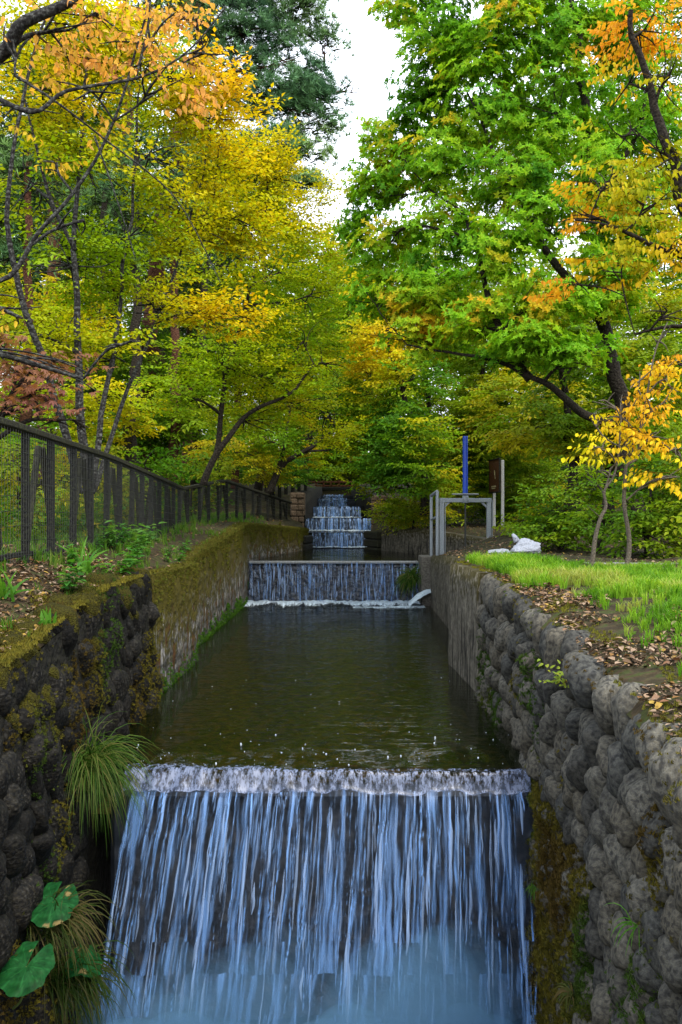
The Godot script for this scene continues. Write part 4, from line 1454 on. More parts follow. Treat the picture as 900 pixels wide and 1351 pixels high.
	# weeds along the wall top, left
	var xf := []
	var cs := []
	for k in 8:
		var d: float = 7.2 + 0.85 * k + r(-0.3, 0.3)
		var x := tab(LEFT, d, 1) - r(0.12, 0.55)
		var p := Vector3(x, bank_height(-1, x, d), -d)
		var o := thing("leafy_weed", ["first", "second", "third", "fourth", "fifth", "sixth", "seventh", "farthest"][k] + " low bright weed along the mossy wall top, counted from the near end", "weed", p, "bright weeds along the mossy wall top")
		var s := r(0.15, 0.30)
		copies("foliage", SP.weed[k % 3], M.leaf, [Transform3D(Basis(Vector3.UP, r(0, TAU)).scaled(Vector3.ONE * s), Vector3.ZERO), Transform3D(Basis(Vector3.UP, r(0, TAU)).scaled(Vector3.ONE * s * 0.8), Vector3(r(-0.15, 0.15), 0, r(-0.2, 0.2)))], [Color(0.06, 0.20, 0.03), Color(0.12, 0.28, 0.04)], o)
	var tall := thing("leafy_weed", "tall leafy weed leaning on the fence posts above the stained wall", "weed", Vector3(-2.55, bank_height(-1, -2.55, 11.3), -11.3))
	for k in 11:
		xf.append(Transform3D(Basis(Vector3.UP, r(0, TAU)).scaled(Vector3.ONE * r(0.16, 0.36)), Vector3(r(-0.2, 0.35), r(-0.05, 0.05), r(-1.3, 1.2))))
		cs.append(pick([Color(0.05, 0.17, 0.03), Color(0.12, 0.26, 0.05)], rng.randf()))
	copies("foliage", SP.weed[1], M.leaf, xf, cs, tall)
	# grass of the right bank, and thinner grass elsewhere
	xf = []
	cs = []
	for k in 30000:
		var d := r(4.2, 14.5)
		var x := tab(RIGHT, d, 1) + r(0.2, 4.5)
		var p := Vector3(x, bank_height(1, x, d), -d)
		if not in_view(p, 60):
			continue
		var py := 675.5 + (2.0 - p.y) / d * F
		var e := x - tab(RIGHT, d, 1)
		var n := noise.get_noise_2d(x * 30.0, d * 30.0)
		var dens := sstep(7.9, 8.9, d) * sstep(13.2, 11.0, d + n * 2.0)
		dens = maxf(dens, sstep(0.9, 1.5, e + n * 1.2) * sstep(11.0, 9.0, d))
		dens = maxf(dens * 0.9, sstep(-0.3, 0.2, -n) * 0.6 * sstep(0.35, 0.8, e))
		if x > 2.35 and d > 10.62:
			dens = 0.0
		if rng.randf() > dens:
			continue
		var s := r(0.05, 0.16) * (1.0 if d > 7.0 else 0.8) * (0.45 if x > 2.5 and d > 9.3 else 1.0)
		xf.append(Transform3D(Basis(Vector3.UP, r(0, TAU)).scaled(Vector3(s * 1.1, s, s * 1.1)), p - Vector3(0, 0.01, 0)))
		cs.append(pick([Color(0.10, 0.24, 0.014), Color(0.17, 0.34, 0.022), Color(0.26, 0.41, 0.03), Color(0.36, 0.38, 0.09)], 0.45 + n + r(-0.25, 0.25)))
	tag(copies("grass", SP.blade[0], M.leaf, xf, cs), "short bright green grass on the bank above the grey cobbles", "grass", "", "stuff")
	xf = []
	cs = []
	for k in 7000:
		var d := r(4.0, 24.0)
		var x := tab(LEFT, d, 1) - r(0.1, 3.5)
		var p := Vector3(x, bank_height(-1, x, d), -d)
		var n := noise.get_noise_2d(x * 30.0 + 300.0, d * 25.0)
		var e := tab(LEFT, d, 1) - x
		if not in_view(p, 60) or rng.randf() > (0.15 + n * 1.2 if e < 0.55 else 0.55):
			continue
		var s := r(0.06, 0.14) * (1.0 if e < 0.5 else 1.3)
		xf.append(Transform3D(Basis(Vector3.UP, r(0, TAU)).scaled(Vector3(s, s, s)), p))
		cs.append(pick([Color(0.05, 0.14, 0.015), Color(0.10, 0.22, 0.02), Color(0.16, 0.22, 0.04)], rng.randf()))
	tag(copies("undergrowth", SP.blade[1], M.leaf, xf, cs), "thin green undergrowth on the bank around the fence", "undergrowth", "", "stuff")
	# leafy ground cover of the woods on both sides
	for side in [-1, 1]:
		xf = []
		cs = []
		for k in 5200:
			var d := r(9.0, 24.0) if k % 2 else r(20.0, 60.0)
			var e := r(1.3, 9.0) if side < 0 else r(2.6 if d < 14 else 1.6, 12.0)
			if d > 20.0:
				e *= 1.8
			var x: float = tab(LEFT if side < 0 else RIGHT, d, 1) + side * e
			var p := Vector3(x, bank_height(side, x, d), -d)
			if not in_view(p, 40) or (side > 0 and d < 24.0 and x < 5.2 + (d - 13.0) * 0.15 and d > 11.5):
				continue
			if side > 0 and d < 12.2:
				continue
			var s := r(0.5, 1.1) * (1.0 if d < 24 else 1.7)
			xf.append(Transform3D(frame(Vector3(r(-1, 1), r(0.2, 0.9), r(-1, 1)), Vector3(r(-0.3, 0.3), 1, r(-0.3, 0.3))).scaled(Vector3.ONE * s), p + Vector3(0, r(-0.05, 0.35) * s, 0)))
			cs.append(pick([Color(0.03, 0.09, 0.01), Color(0.07, 0.17, 0.014), Color(0.14, 0.22, 0.015), Color(0.34, 0.28, 0.015)], rng.randf()))
		tag(copies("ground_cover", SP.shrub[1 + side], M.leaf, xf, cs), "low leafy ground cover of the wood behind the fence" if side < 0 else "low leafy ground cover under the trees behind the grass", "undergrowth", "", "stuff")
	# fallen leaves
	for side in [-1, 1]:
		xf = []
		cs = []
		for k in 22000:
			var d := r(3.6, 9.5) if k % 3 else r(9.5, 26.0)
			var t := LEFT if side < 0 else RIGHT
			var e := r(0.10, 1.6) if k % 3 else r(0.1, 5.0)
			var x: float = tab(t, d, 1) + side * e
			var p := Vector3(x, bank_height(side, x, d) + r(0.004, 0.03), -d)
			if not in_view(p, 30):
				continue
			var n := noise.get_noise_2d(x * 35.0 + 50.0, d * 35.0)
			if side > 0 and d < 15.0 and n < (-0.02 if d < 10 else -0.3):
				continue
			var s := 0.024 + 0.045 * pow(rng.randf(), 1.7) if k % 5 < 3 else r(0.008, 0.022)
			var b := Basis(Vector3.UP, r(0, TAU)) * Basis.from_euler(Vector3(r(-0.5, 0.5), 0, r(-0.5, 0.5)))
			xf.append(Transform3D(b.scaled_local(Vector3(s, s * r(0.3, 1.8), s)), p))
			cs.append(pick([Color(0.03, 0.018, 0.010), Color(0.07, 0.04, 0.022), Color(0.13, 0.08, 0.045), Color(0.22, 0.145, 0.09), Color(0.27, 0.20, 0.14), Color(0.12, 0.05, 0.02), Color(0.30, 0.20, 0.04)], rng.randf()))
		tag(copies("fallen_leaves", SP.litter[1 + side], M.litter, xf, cs), "brown fallen leaves covering the bank inside the fence" if side < 0 else "tan fallen leaves scattered over the grassy bank", "fallen leaves", "", "stuff")
	# moss along the concrete tops and waterlines, with grain of its own
	for k in 9000:
		var d := r(9.6, 27.0)
		var x := tab(LEFT, d, 1)
		var top := tab(LEFT, d, 2)
		var n := noise.get_noise_2d(d * 40.0, 20.0) + 0.5 * noise.get_noise_2d(d * 150.0, 90.0)
		var low := (k % 4 == 0) and d < 19.9
		var y := top - 0.02 - pow(rng.randf(), 2.2) * (0.30 + 0.45 * n) if not low else -0.02 + pow(rng.randf(), 1.5) * (0.20 + 0.2 * n)
		var c := pick([Color(0.06, 0.055, 0.01), Color(0.12, 0.105, 0.014), Color(0.09, 0.11, 0.014)], rng.randf())
		if low:
			c = pick([Color(0.02, 0.06, 0.006), Color(0.06, 0.14, 0.01)], rng.randf())
		var on_top := not low and k % 3 == 0
		moss_point(Vector3(x - (r(0.0, 0.28) if on_top else -0.006), top + 0.0 if on_top else y, -d), Vector3(0.7, 0.6, 0.2) if not on_top else Vector3.UP, r(0.014, 0.036) * (1.0 if d < 14 else 1.6), c)
	for k in 2600:
		var d := r(4.0, 12.0)
		var n := noise.get_noise_2d(d * 40.0, 220.0)
		var e := r(0.08, 0.45 + 0.3 * n)
		var x := tab(RIGHT, d, 1) + e
		if noise.get_noise_2d(x * 50.0, d * 50.0) < 0.0:
			continue
		moss_point(Vector3(x, bank_height(1, x, d) + 0.005, -d), Vector3.UP, r(0.012, 0.028), pick([Color(0.08, 0.08, 0.01), Color(0.16, 0.15, 0.015)], rng.randf()))
	for k in 2600:
		var d := r(4.2, 9.8)
		var n := noise.get_noise_2d(d * 40.0, 320.0)
		var x := tab(LEFT, d, 1) - r(0.0, 0.26 + 0.2 * n)
		moss_point(Vector3(x, bank_height(-1, x, d) + 0.01, -d), Vector3.UP, r(0.016, 0.04), pick([Color(0.07, 0.065, 0.01), Color(0.17, 0.14, 0.015), Color(0.10, 0.10, 0.015)], rng.randf()))
	tag(copies("moss", SP.moss[0], M.moss, moss_on.xf, moss_on.c), "olive moss growing on wall tops and wet stones", "moss", "", "stuff")


func build_trees() -> void:
	var yellow := [Color(0.17, 0.26, 0.012), Color(0.32, 0.34, 0.014), Color(0.49, 0.39, 0.012), Color(0.55, 0.34, 0.02)]
	var yellow_green := [Color(0.09, 0.19, 0.012), Color(0.18, 0.28, 0.012), Color(0.31, 0.35, 0.015), Color(0.44, 0.37, 0.015)]
	var green := [Color(0.05, 0.12, 0.012), Color(0.10, 0.18, 0.014), Color(0.16, 0.24, 0.018), Color(0.22, 0.27, 0.02)]
	var oak_pal := [Color(0.045, 0.14, 0.015), Color(0.09, 0.21, 0.016), Color(0.13, 0.26, 0.018), Color(0.19, 0.28, 0.018), Color(0.36, 0.24, 0.02), Color(0.36, 0.16, 0.016)]
	var orange := [Color(0.16, 0.24, 0.014), Color(0.38, 0.32, 0.016), Color(0.56, 0.31, 0.02), Color(0.55, 0.22, 0.03)]
	var peach := [Color(0.52, 0.34, 0.03), Color(0.58, 0.29, 0.08), Color(0.55, 0.23, 0.09)]
	var shade := [Color(0.05, 0.12, 0.012), Color(0.10, 0.18, 0.014), Color(0.16, 0.23, 0.016), Color(0.30, 0.27, 0.016)]
	var pine_pal := [Color(0.035, 0.085, 0.045), Color(0.07, 0.14, 0.06), Color(0.12, 0.19, 0.06)]
	var red := [Color(0.12, 0.04, 0.04), Color(0.19, 0.07, 0.065), Color(0.22, 0.11, 0.06)]

	# ---- fence side
	tree("cherry_tree", "grey-limbed cherry with sparse peach leaves arching in over the top corner", "tree", "", 101, {"bark": M.grey_bark, "spray": "cherry", "palette": peach, "blue": 1.0, "density": 30, "gap": -0.05, "subs": 4, "flat": 0.5, "patch": 6.0,
		"stems": [stem([[-210, 680, 8.2], [-190, 400, 8.2], [-110, 170, 8.2], [0, 62, 8.2], [70, 20, 8.2], [150, -30, 8.3]], 0.13, 0.03),
			stem([[-110, 170, 8.2], [-40, 120, 8.0], [40, 148, 7.9], [90, 120, 8.0], [180, 105, 8.1], [240, 75, 8.2], [300, 10, 8.3]], 0.028, 0.006),
			stem([[20, 100, 8.1], [75, 135, 8.1], [140, 185, 8.2], [230, 260, 8.3], [290, 372, 8.4]], 0.014, 0.004),
			stem([[125, 180, 8.2], [150, 250, 8.2], [178, 340, 8.2]], 0.010, 0.004),
			stem([[-90, 330, 8.2], [0, 370, 8.2], [50, 310, 8.3], [110, 240, 8.3], [150, 160, 8.4], [190, 30, 8.5], [210, -60, 8.5]], 0.026, 0.008),
			stem([[180, 105, 8.1], [195, 40, 8.2], [202, -40, 8.2]], 0.014, 0.006)],
		"lobes": [[90, 40, 80, 45, 8.3], [200, 60, 70, 50, 8.4], [270, 70, 50, 40, 8.5], [200, 110, 80, 30, 8.3], [120, 120, 60, 40, 8.3], [30, 60, 60, 50, 8.2], [110, 290, 60, 22, 8.3], [75, 215, 30, 20, 8.3], [30, 420, 50, 26, 8.2, 0.1], [110, 500, 50, 22, 8.8], [160, 455, 30, 14, 8.6], [130, 15, 80, 30, 8.3], [240, 20, 60, 30, 8.5], [20, 140, 60, 40, 8.2]]})
	tree("grey_stemmed_tree", "many-stemmed tree with pale grey trunks and golden yellow crown by the fence", "tree", "", 102, {"bark": M.grey_bark, "spray": "oval", "palette": yellow, "density": 56, "gap": -0.10, "subs": 9, "patch": 7.0,
		"stems": [stem([[112, 650, 11.6], [104, 500, 11.6], [98, 330, 11.7], [110, 150, 11.8], [120, -20, 11.9]], 0.07, 0.015),
			stem([[108, 650, 11.4], [60, 480, 11.2], [14, 320, 11.0], [20, 170, 11.0], [60, 20, 11.2]], 0.06, 0.015),
			stem([[118, 650, 11.8], [140, 520, 12.0], [162, 380, 12.2], [178, 220, 12.3], [186, 60, 12.4]], 0.05, 0.012),
			stem([[122, 650, 11.9], [160, 540, 12.4], [215, 400, 12.8], [255, 280, 13.0], [280, 160, 13.2]], 0.042, 0.01),
			stem([[100, 330, 11.7], [60, 240, 11.6], [30, 120, 11.6]], 0.04, 0.012)],
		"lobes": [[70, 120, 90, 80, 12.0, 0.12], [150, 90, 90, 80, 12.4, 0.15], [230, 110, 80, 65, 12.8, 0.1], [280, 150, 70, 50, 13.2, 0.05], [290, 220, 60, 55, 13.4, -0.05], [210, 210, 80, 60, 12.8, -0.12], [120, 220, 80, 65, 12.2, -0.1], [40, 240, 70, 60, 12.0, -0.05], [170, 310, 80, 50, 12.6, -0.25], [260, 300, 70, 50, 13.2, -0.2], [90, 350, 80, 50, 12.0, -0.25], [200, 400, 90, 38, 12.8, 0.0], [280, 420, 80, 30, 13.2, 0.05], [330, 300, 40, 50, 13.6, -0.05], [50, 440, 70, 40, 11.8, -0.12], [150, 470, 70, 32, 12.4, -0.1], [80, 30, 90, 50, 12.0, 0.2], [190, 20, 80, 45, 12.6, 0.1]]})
	tree("maple_tree", "yellow-green tree whose dark trunk leans over the stream from the fence", "tree", "", 103, {"bark": M.dark_bark, "spray": "oval", "palette": yellow_green, "density": 62, "gap": -0.14, "subs": 8, "patch": 7.0,
		"stems": [stem([[268, 640, 17.5], [290, 590, 17.5], [330, 545, 17.6], [380, 520, 17.8], [415, 480, 18.0]], 0.085, 0.02),
			stem([[285, 600, 17.5], [300, 500, 17.6], [330, 380, 17.8], [350, 280, 18.0], [352, 200, 18.0]], 0.065, 0.015)],
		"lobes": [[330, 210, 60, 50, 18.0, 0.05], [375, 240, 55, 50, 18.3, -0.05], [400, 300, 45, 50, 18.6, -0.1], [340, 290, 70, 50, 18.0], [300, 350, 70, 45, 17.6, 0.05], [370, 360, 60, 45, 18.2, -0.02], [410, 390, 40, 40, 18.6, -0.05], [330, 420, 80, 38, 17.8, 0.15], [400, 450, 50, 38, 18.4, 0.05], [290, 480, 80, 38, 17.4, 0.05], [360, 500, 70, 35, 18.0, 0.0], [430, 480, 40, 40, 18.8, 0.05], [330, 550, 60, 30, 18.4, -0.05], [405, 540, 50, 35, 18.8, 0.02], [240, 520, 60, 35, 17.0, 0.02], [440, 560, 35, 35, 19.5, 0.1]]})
	tree("maple_tree", "slender dark tree bending over the upper pool with thin yellow leaves", "tree", "", 104, {"bark": M.dark_bark, "spray": "oval", "palette": yellow_green, "density": 52, "gap": -0.05, "subs": 6, "size": 1.15,
		"stems": [stem([[353, 650, 24.5], [368, 622, 24.5], [395, 600, 24.8], [430, 575, 25.2], [455, 560, 25.5]], 0.13, 0.03), stem([[368, 622, 24.5], [378, 580, 24.6], [385, 520, 24.8]], 0.08, 0.02)],
		"lobes": [[400, 575, 45, 28, 25.0], [445, 590, 35, 26, 25.5, 0.1], [380, 530, 45, 35, 24.8], [430, 540, 40, 30, 25.5, 0.1], [350, 580, 40, 25, 24.4, -0.1], [450, 520, 35, 35, 26.0, 0.05]]})
	tree("pine_tree", "tall red-barked pine with blue-green needles against the sky gap", "tree", "", 105, {"bark": M.red_bark, "spray": "pine", "leaf_mat": M.needle, "palette": pine_pal, "boost": 2.0, "blue": 0.9, "density": 115, "gap": -0.06, "subs": 9, "size": 1.5, "flat": 0.2, "deep": 0.6,
		"stems": [stem([[192, 640, 25], [200, 480, 25], [212, 320, 25], [240, 160, 25], [264, 40, 25], [275, -120, 25], [280, -260, 25]], 0.30, 0.10)],
		"lobes": [[330, 40, 60, 38, 25], [375, 85, 55, 30, 25], [360, 130, 60, 26, 25], [420, 130, 50, 18, 25.5], [465, 122, 38, 16, 26], [445, 150, 30, 10, 26], [425, 60, 25, 16, 26], [400, 165, 45, 18, 25], [345, 190, 50, 22, 25], [310, 100, 45, 36, 25], [385, 25, 40, 30, 25.5], [300, -30, 80, 40, 25], [400, 205, 35, 12, 25], [240, 20, 50, 40, 25], [405, 245, 28, 12, 25.5], [340, -60, 90, 50, 25], [225, -20, 60, 50, 25], [395, -10, 30, 22, 26]]})
	for e in [[106, [150, 30], [[60, 120, 120, 80, 27], [110, 260, 110, 90, 28], [40, 330, 110, 80, 28]], "dark pine trunk left of the tall red-barked pine"], [107, [248, 29], [[230, 330, 90, 80, 29], [260, 420, 80, 60, 29], [300, 250, 70, 70, 30]], "dark pine between the tall red-barked pine and the leaning tree"], [108, [60, 26], [[0, 250, 100, 110, 27], [30, 420, 110, 70, 27], [100, 500, 90, 60, 27]], "dark pine behind the red maple at the frame's edge"]]:
		var px: float = e[1][0]
		var dd: float = e[1][1]
		tree("pine_tree", e[3], "tree", "dark pines behind the fence", e[0], {"bark": M.red_bark, "spray": "pine", "leaf_mat": M.needle, "palette": [Color(0.02, 0.05, 0.018), Color(0.045, 0.10, 0.02), Color(0.10, 0.16, 0.03)], "density": 70, "gap": -0.1, "subs": 6, "size": 1.6,
			"stems": [stem([[px, 640, dd], [px + 6, 420, dd], [px + 14, 200, dd], [px + 20, 0, dd]], 0.26, 0.1)], "lobes": e[2]})
	# bare dark trunks further back
	rng.seed = 7
	for k in 9:
		var px: float = [172, 226, 262, 310, 130, 30, 290, 345, 85][k]
		var dd: float = [22, 23, 26, 30, 24, 20, 33, 36, 28][k]
		tree("pine_tree", ["fourth", "fifth", "sixth", "eighth", "third", "first", "seventh", "ninth and smallest", "second"][k] + " bare dark trunk in the fence-side wood, counted from the frame's edge", "tree", "bare trunks in the fence-side wood", 120 + k, {"bark": M.red_bark if k % 2 else M.dark_bark, "spray": "pine", "leaf_mat": M.needle, "palette": pine_pal, "density": 40, "size": 1.6, "gap": -0.05, "subs": 3,
			"stems": [stem([[px, 645, dd], [px + 2 + k % 3, 520, dd], [px + 6 - k % 4, 380, dd], [px + 8, 200, dd]], r(0.13, 0.22), 0.07)], "lobes": [[px + 5, 240, 60, 60, dd], [px - 20, 330, 45, 30, dd]]})
	tree("red_maple", "small maple with dusky red leaves over the near fence", "tree", "", 131, {"bark": M.dark_bark, "spray": "maple", "palette": red, "blue": 1.0, "density": 62, "gap": -0.05, "subs": 6, "flat": 0.2,
		"stems": [stem([[-30, 700, 9.6], [-20, 600, 9.6], [10, 530, 9.6], [40, 490, 9.6]], 0.05, 0.015)], "lobes": [[20, 490, 55, 22, 9.6], [70, 475, 45, 16, 9.8], [15, 535, 50, 16, 9.5], [75, 555, 42, 14, 9.6], [112, 565, 22, 10, 9.7], [-5, 450, 40, 20, 9.6], [45, 515, 50, 14, 9.6]]})
	# background crowns, fence side
	var bgl := [[141, 60, 24, yellow_green, [[40, 420, 110, 70, 22], [120, 540, 90, 50, 21], [20, 560, 90, 50, 20]], "bushy green tree filling the gap under the golden crown"],
		[142, 210, 26, green, [[190, 480, 100, 60, 25], [240, 560, 90, 50, 24], [160, 580, 80, 40, 23]], "green tree behind the grey stems at mid height"],
		[143, 340, 32, green, [[330, 470, 90, 60, 31], [380, 400, 80, 60, 32], [400, 520, 70, 50, 32], [320, 570, 80, 45, 30]], "green tree behind the leaning dark trunk"],
		[144, 400, 42, yellow_green, [[410, 370, 60, 50, 42], [440, 430, 50, 60, 42], [420, 500, 60, 50, 42], [430, 345, 30, 40, 42, 0.4], [400, 330, 60, 50, 43]], "yellow-green tree closing the sky gap far up the stream"],
		[145, 120, 38, green, [[100, 300, 160, 120, 38], [260, 350, 140, 110, 38], [60, 150, 130, 90, 40], [180, 120, 140, 90, 40], [200, 500, 180, 80, 38]], "broad dull green tree deep in the fence-side wood"]]
	for e in bgl:
		tree("broadleaf_tree", e[5], "tree", "trees of the fence-side wood", e[0], {"bark": M.dark_bark, "spray": "broad", "palette": e[3], "density": 50, "gap": -0.2, "subs": 4, "size": 1.0 + (e[2] - 20) * 0.03, "stems": [stem([[e[1], 650, e[2]], [e[1] + 8, 560, e[2]], [e[1] + 4, 460, e[2]]], 0.16, 0.06)], "lobes": e[4]})

	# ---- grassy side
	tree("oak_tree", "big green oak with dark crooked limbs filling the sky side", "tree", "", 201, {"bark": M.dark_bark, "spray": "oak", "palette": oak_pal, "boost": 2.0, "size": 0.85, "density": 80, "gap": -0.13, "subs": 9, "patch": 24.0, "vary": 0.55, "base": 0.40,
		"stems": [stem([[840, 690, 16.5], [830, 600, 16.3], [815, 500, 16.1], [800, 420, 16.0], [785, 300, 16.0], [770, 180, 16.0], [760, 60, 16.0], [750, -60, 16]], 0.17, 0.05),
			stem([[815, 560, 16.2], [770, 545, 15.8], [740, 520, 15.5], [710, 500, 15.3], [650, 475, 15.4], [590, 465, 15.8], [540, 455, 16.2]], 0.085, 0.015),
			stem([[800, 430, 16.0], [720, 330, 15.6], [690, 260, 15.6], [650, 210, 15.8], [620, 120, 16.2]], 0.085, 0.015),
			stem([[700, 500, 15.4], [655, 420, 15.4], [630, 340, 15.6], [610, 280, 15.8], [570, 250, 16.2]], 0.08, 0.015),
			stem([[780, 280, 16.0], [830, 200, 16.2], [860, 100, 16.4]], 0.07, 0.02)],
		"lobes": [[590, 60, 60, 60, 16.6, -0.1], [560, 130, 50, 50, 17.0, -0.05], [660, 50, 80, 60, 16.2, -0.1], [750, 50, 80, 65, 16.2, -0.15], [640, 140, 80, 60, 16.2, -0.05], [730, 150, 80, 60, 15.8, -0.15], [530, 200, 45, 50, 17.2, -0.1], [590, 220, 70, 50, 16.4, -0.05], [680, 240, 70, 45, 15.8, -0.05], [500, 260, 38, 45, 17.4, -0.1], [510, 330, 55, 45, 17.4, -0.05], [580, 310, 70, 45, 16.4, -0.02], [500, 400, 50, 38, 17.4, 0.1], [570, 390, 70, 38, 16.4, 0.1], [650, 340, 70, 45, 15.4, -0.05], [730, 300, 80, 50, 15.4, -0.05], [640, 430, 90, 32, 15.6, 0.12], [720, 400, 70, 38, 15.0, 0.05], [760, 470, 60, 30, 14.8, 0.05], [700, 450, 50, 24, 14.8, 0.08], [800, 380, 60, 50, 15.4, 0.0], [550, 450, 80, 28, 16.4, 0.1], [690, 470, 60, 26, 15.4, 0.05], [470, 250, 22, 30, 18.0, -0.05], [468, 310, 24, 32, 18.0, -0.05], [490, 185, 20, 25, 17.6, 0.0], [840, 300, 60, 60, 15.8, 0.0], [850, 160, 60, 70, 16.6, -0.1], [820, 40, 70, 60, 16.6, -0.1], [800, 230, 60, 50, 15.6, -0.05], [540, -10, 60, 50, 17.0, -0.05], [680, -30, 110, 60, 16.6, -0.1]]})
	tree("cherry_tree", "orange-leaved cherry leaning in at the frame's edge above the sapling", "tree", "", 202, {"bark": M.dark_bark, "spray": "cherry", "palette": orange, "base": 0.6, "density": 60, "gap": -0.08, "subs": 7, "patch": 7.0,
		"stems": [stem([[985, 700, 11.8], [975, 500, 11.6], [930, 330, 11.4], [890, 230, 11.3], [850, 120, 11.3], [830, 20, 11.3]], 0.14, 0.03), stem([[940, 350, 11.4], [880, 330, 11.2], [810, 300, 11.3], [760, 290, 11.5]], 0.05, 0.01), stem([[965, 450, 11.6], [900, 430, 11.3], [840, 440, 11.3]], 0.05, 0.01)],
		"lobes": [[850, 40, 60, 40, 11.4, 0.1], [885, 100, 50, 50, 11.2, 0.1], [830, 110, 50, 40, 11.5, -0.1], [870, 200, 55, 45, 11.2], [800, 240, 50, 32, 11.5, -0.1], [850, 270, 60, 40, 11.2, 0.1], [780, 290, 50, 28, 11.6, 0.1], [885, 330, 50, 40, 11.0, 0.12], [820, 345, 50, 30, 11.4, -0.05], [760, 375, 40, 22, 11.8, 0.05], [880, 410, 45, 30, 11.0, -0.05], [820, 180, 40, 30, 11.5, -0.12], [890, 480, 40, 25, 11.2, 0.1]]})
	tree("broadleaf_tree", "green tree with a yellow fringe drooping over the far cascade", "tree", "", 203, {"bark": M.dark_bark, "spray": "broad", "palette": [Color(0.05, 0.14, 0.02), Color(0.09, 0.20, 0.02), Color(0.16, 0.27, 0.02), Color(0.42, 0.38, 0.02), Color(0.5, 0.38, 0.02)], "density": 66, "gap": -0.2, "subs": 6, "size": 1.1,
		"stems": [stem([[560, 680, 23.5], [552, 600, 23.5], [530, 520, 23.6], [510, 430, 24]], 0.16, 0.04)],
		"lobes": [[500, 450, 55, 45, 24.5, 0.05], [545, 500, 50, 40, 23.5, 0.0], [490, 520, 45, 40, 25, 0.12], [525, 560, 45, 38, 24, -0.15], [485, 585, 30, 35, 24.5, 0.3], [515, 610, 40, 30, 23.5, -0.05], [495, 632, 22, 24, 24.2, 0.32], [550, 570, 45, 45, 22.5, -0.25], [535, 630, 35, 30, 22.8, -0.2], [560, 620, 40, 40, 22, -0.25], [475, 480, 35, 40, 26, 0.2], [470, 400, 30, 40, 27, 0.0]]})
	tree("broadleaf_tree", "deep green tree between the oak and the cascade fringe", "tree", "", 204, {"bark": M.dark_bark, "spray": "broad", "palette": shade, "density": 58, "gap": -0.2, "subs": 5, "size": 1.1,
		"stems": [stem([[640, 680, 27], [632, 580, 27], [640, 480, 27]], 0.15, 0.05)], "lobes": [[600, 540, 70, 50, 26.5, 0.2], [660, 560, 70, 50, 26, 0.25], [620, 610, 60, 40, 26, 0.15], [700, 530, 70, 50, 24, 0.15], [590, 590, 40, 40, 26, -0.1], [660, 460, 80, 60, 27, 0.0], [680, 620, 60, 40, 26.5, 0.2]]})
	tree("broadleaf_tree", "dark tree trunk and foliage behind the yellow sapling", "tree", "", 205, {"bark": M.dark_bark, "spray": "broad", "palette": shade, "density": 55, "gap": -0.18, "subs": 5, "size": 1.05,
		"stems": [stem([[760, 700, 18], [756, 600, 18], [745, 520, 18], [730, 430, 18]], 0.12, 0.05), stem([[800, 700, 18.4], [806, 600, 18.4], [812, 480, 18.4]], 0.10, 0.05)], "lobes": [[760, 480, 80, 50, 18.6, 0.1], [840, 500, 80, 60, 18.6, 0.0], [720, 560, 70, 40, 18, 0.1], [800, 580, 80, 45, 18, 0.0], [880, 590, 70, 60, 18, 0.0], [860, 420, 80, 60, 20, 0.05]]})
	var bgr := [[211, 560, 34, green, [[520, 380, 70, 60, 34], [570, 430, 70, 60, 34], [600, 360, 90, 70, 36], [470, 360, 28, 45, 38], [460, 440, 35, 60, 38], [500, 500, 60, 50, 34]], "pale green tree behind the oak at the sky gap"],
		[212, 760, 30, green, [[700, 420, 120, 90, 30], [820, 400, 120, 100, 30], [760, 520, 120, 70, 29], [880, 520, 100, 80, 28], [620, 480, 100, 70, 31]], "wide green tree deep behind the oak limbs"],
		[213, 450, 55, yellow_green, [[450, 560, 60, 50, 52], [440, 610, 50, 30, 50], [420, 470, 70, 70, 58], [490, 520, 60, 60, 55]], "distant yellowish tree above the footbridge"],
		[214, 900, 34, green, [[880, 250, 120, 120, 34], [760, 200, 120, 100, 36], [650, 230, 100, 90, 38], [900, 60, 100, 100, 36]], "tall green tree far behind the orange cherry"]]
	for e in bgr:
		tree("broadleaf_tree", e[5], "tree", "trees behind the oak", e[0], {"bark": M.dark_bark, "spray": "broad", "palette": e[3], "density": 50, "gap": -0.2, "subs": 4, "size": 1.0 + (e[2] - 20) * 0.03, "stems": [stem([[e[1], 660, e[2]], [e[1] + 4, 560, e[2]], [e[1] - 4, 460, e[2]]], 0.18, 0.07)], "lobes": e[4]})
	var far := [[301, -60, 62, green], [302, 90, 66, yellow_green], [303, 240, 60, green], [304, 380, 70, yellow_green], [309, 445, 54, green], [305, 520, 66, green], [306, 650, 60, green], [307, 790, 64, yellow_green], [308, 930, 60, green]]
	var where := ["left edge of the far wood", "far wood behind the grey stems", "far wood behind the dark pine", "far wood left of the footbridge", "wood right behind the footbridge", "far wood right of the footbridge", "far wood behind the notice board", "far wood behind the sapling", "right edge of the far wood"]
	for k in far.size():
		var e: Array = far[k]
		tree("broadleaf_tree", "hazy distant tree in the " + where[k], "tree", "distant trees of the far wood", e[0], {"bark": M.dark_bark, "spray": "broad", "palette": e[3], "density": 40, "gap": -0.25, "subs": 3, "size": 2.4, "boost": 1.1, "stems": [stem([[e[1], 655, e[2]], [e[1] + 4, 560, e[2]], [e[1] - 4, 460, e[2]]], 0.3, 0.1)],
			"lobes": [[e[1], 450, 100, 60, e[2]], [e[1] - 40, 520, 90, 50, e[2]], [e[1] + 40, 560, 90, 50, e[2]], [e[1], 610, 110, 45, e[2] - 3.0], [e[1] + 10, 390, 70, 50, e[2]]]})
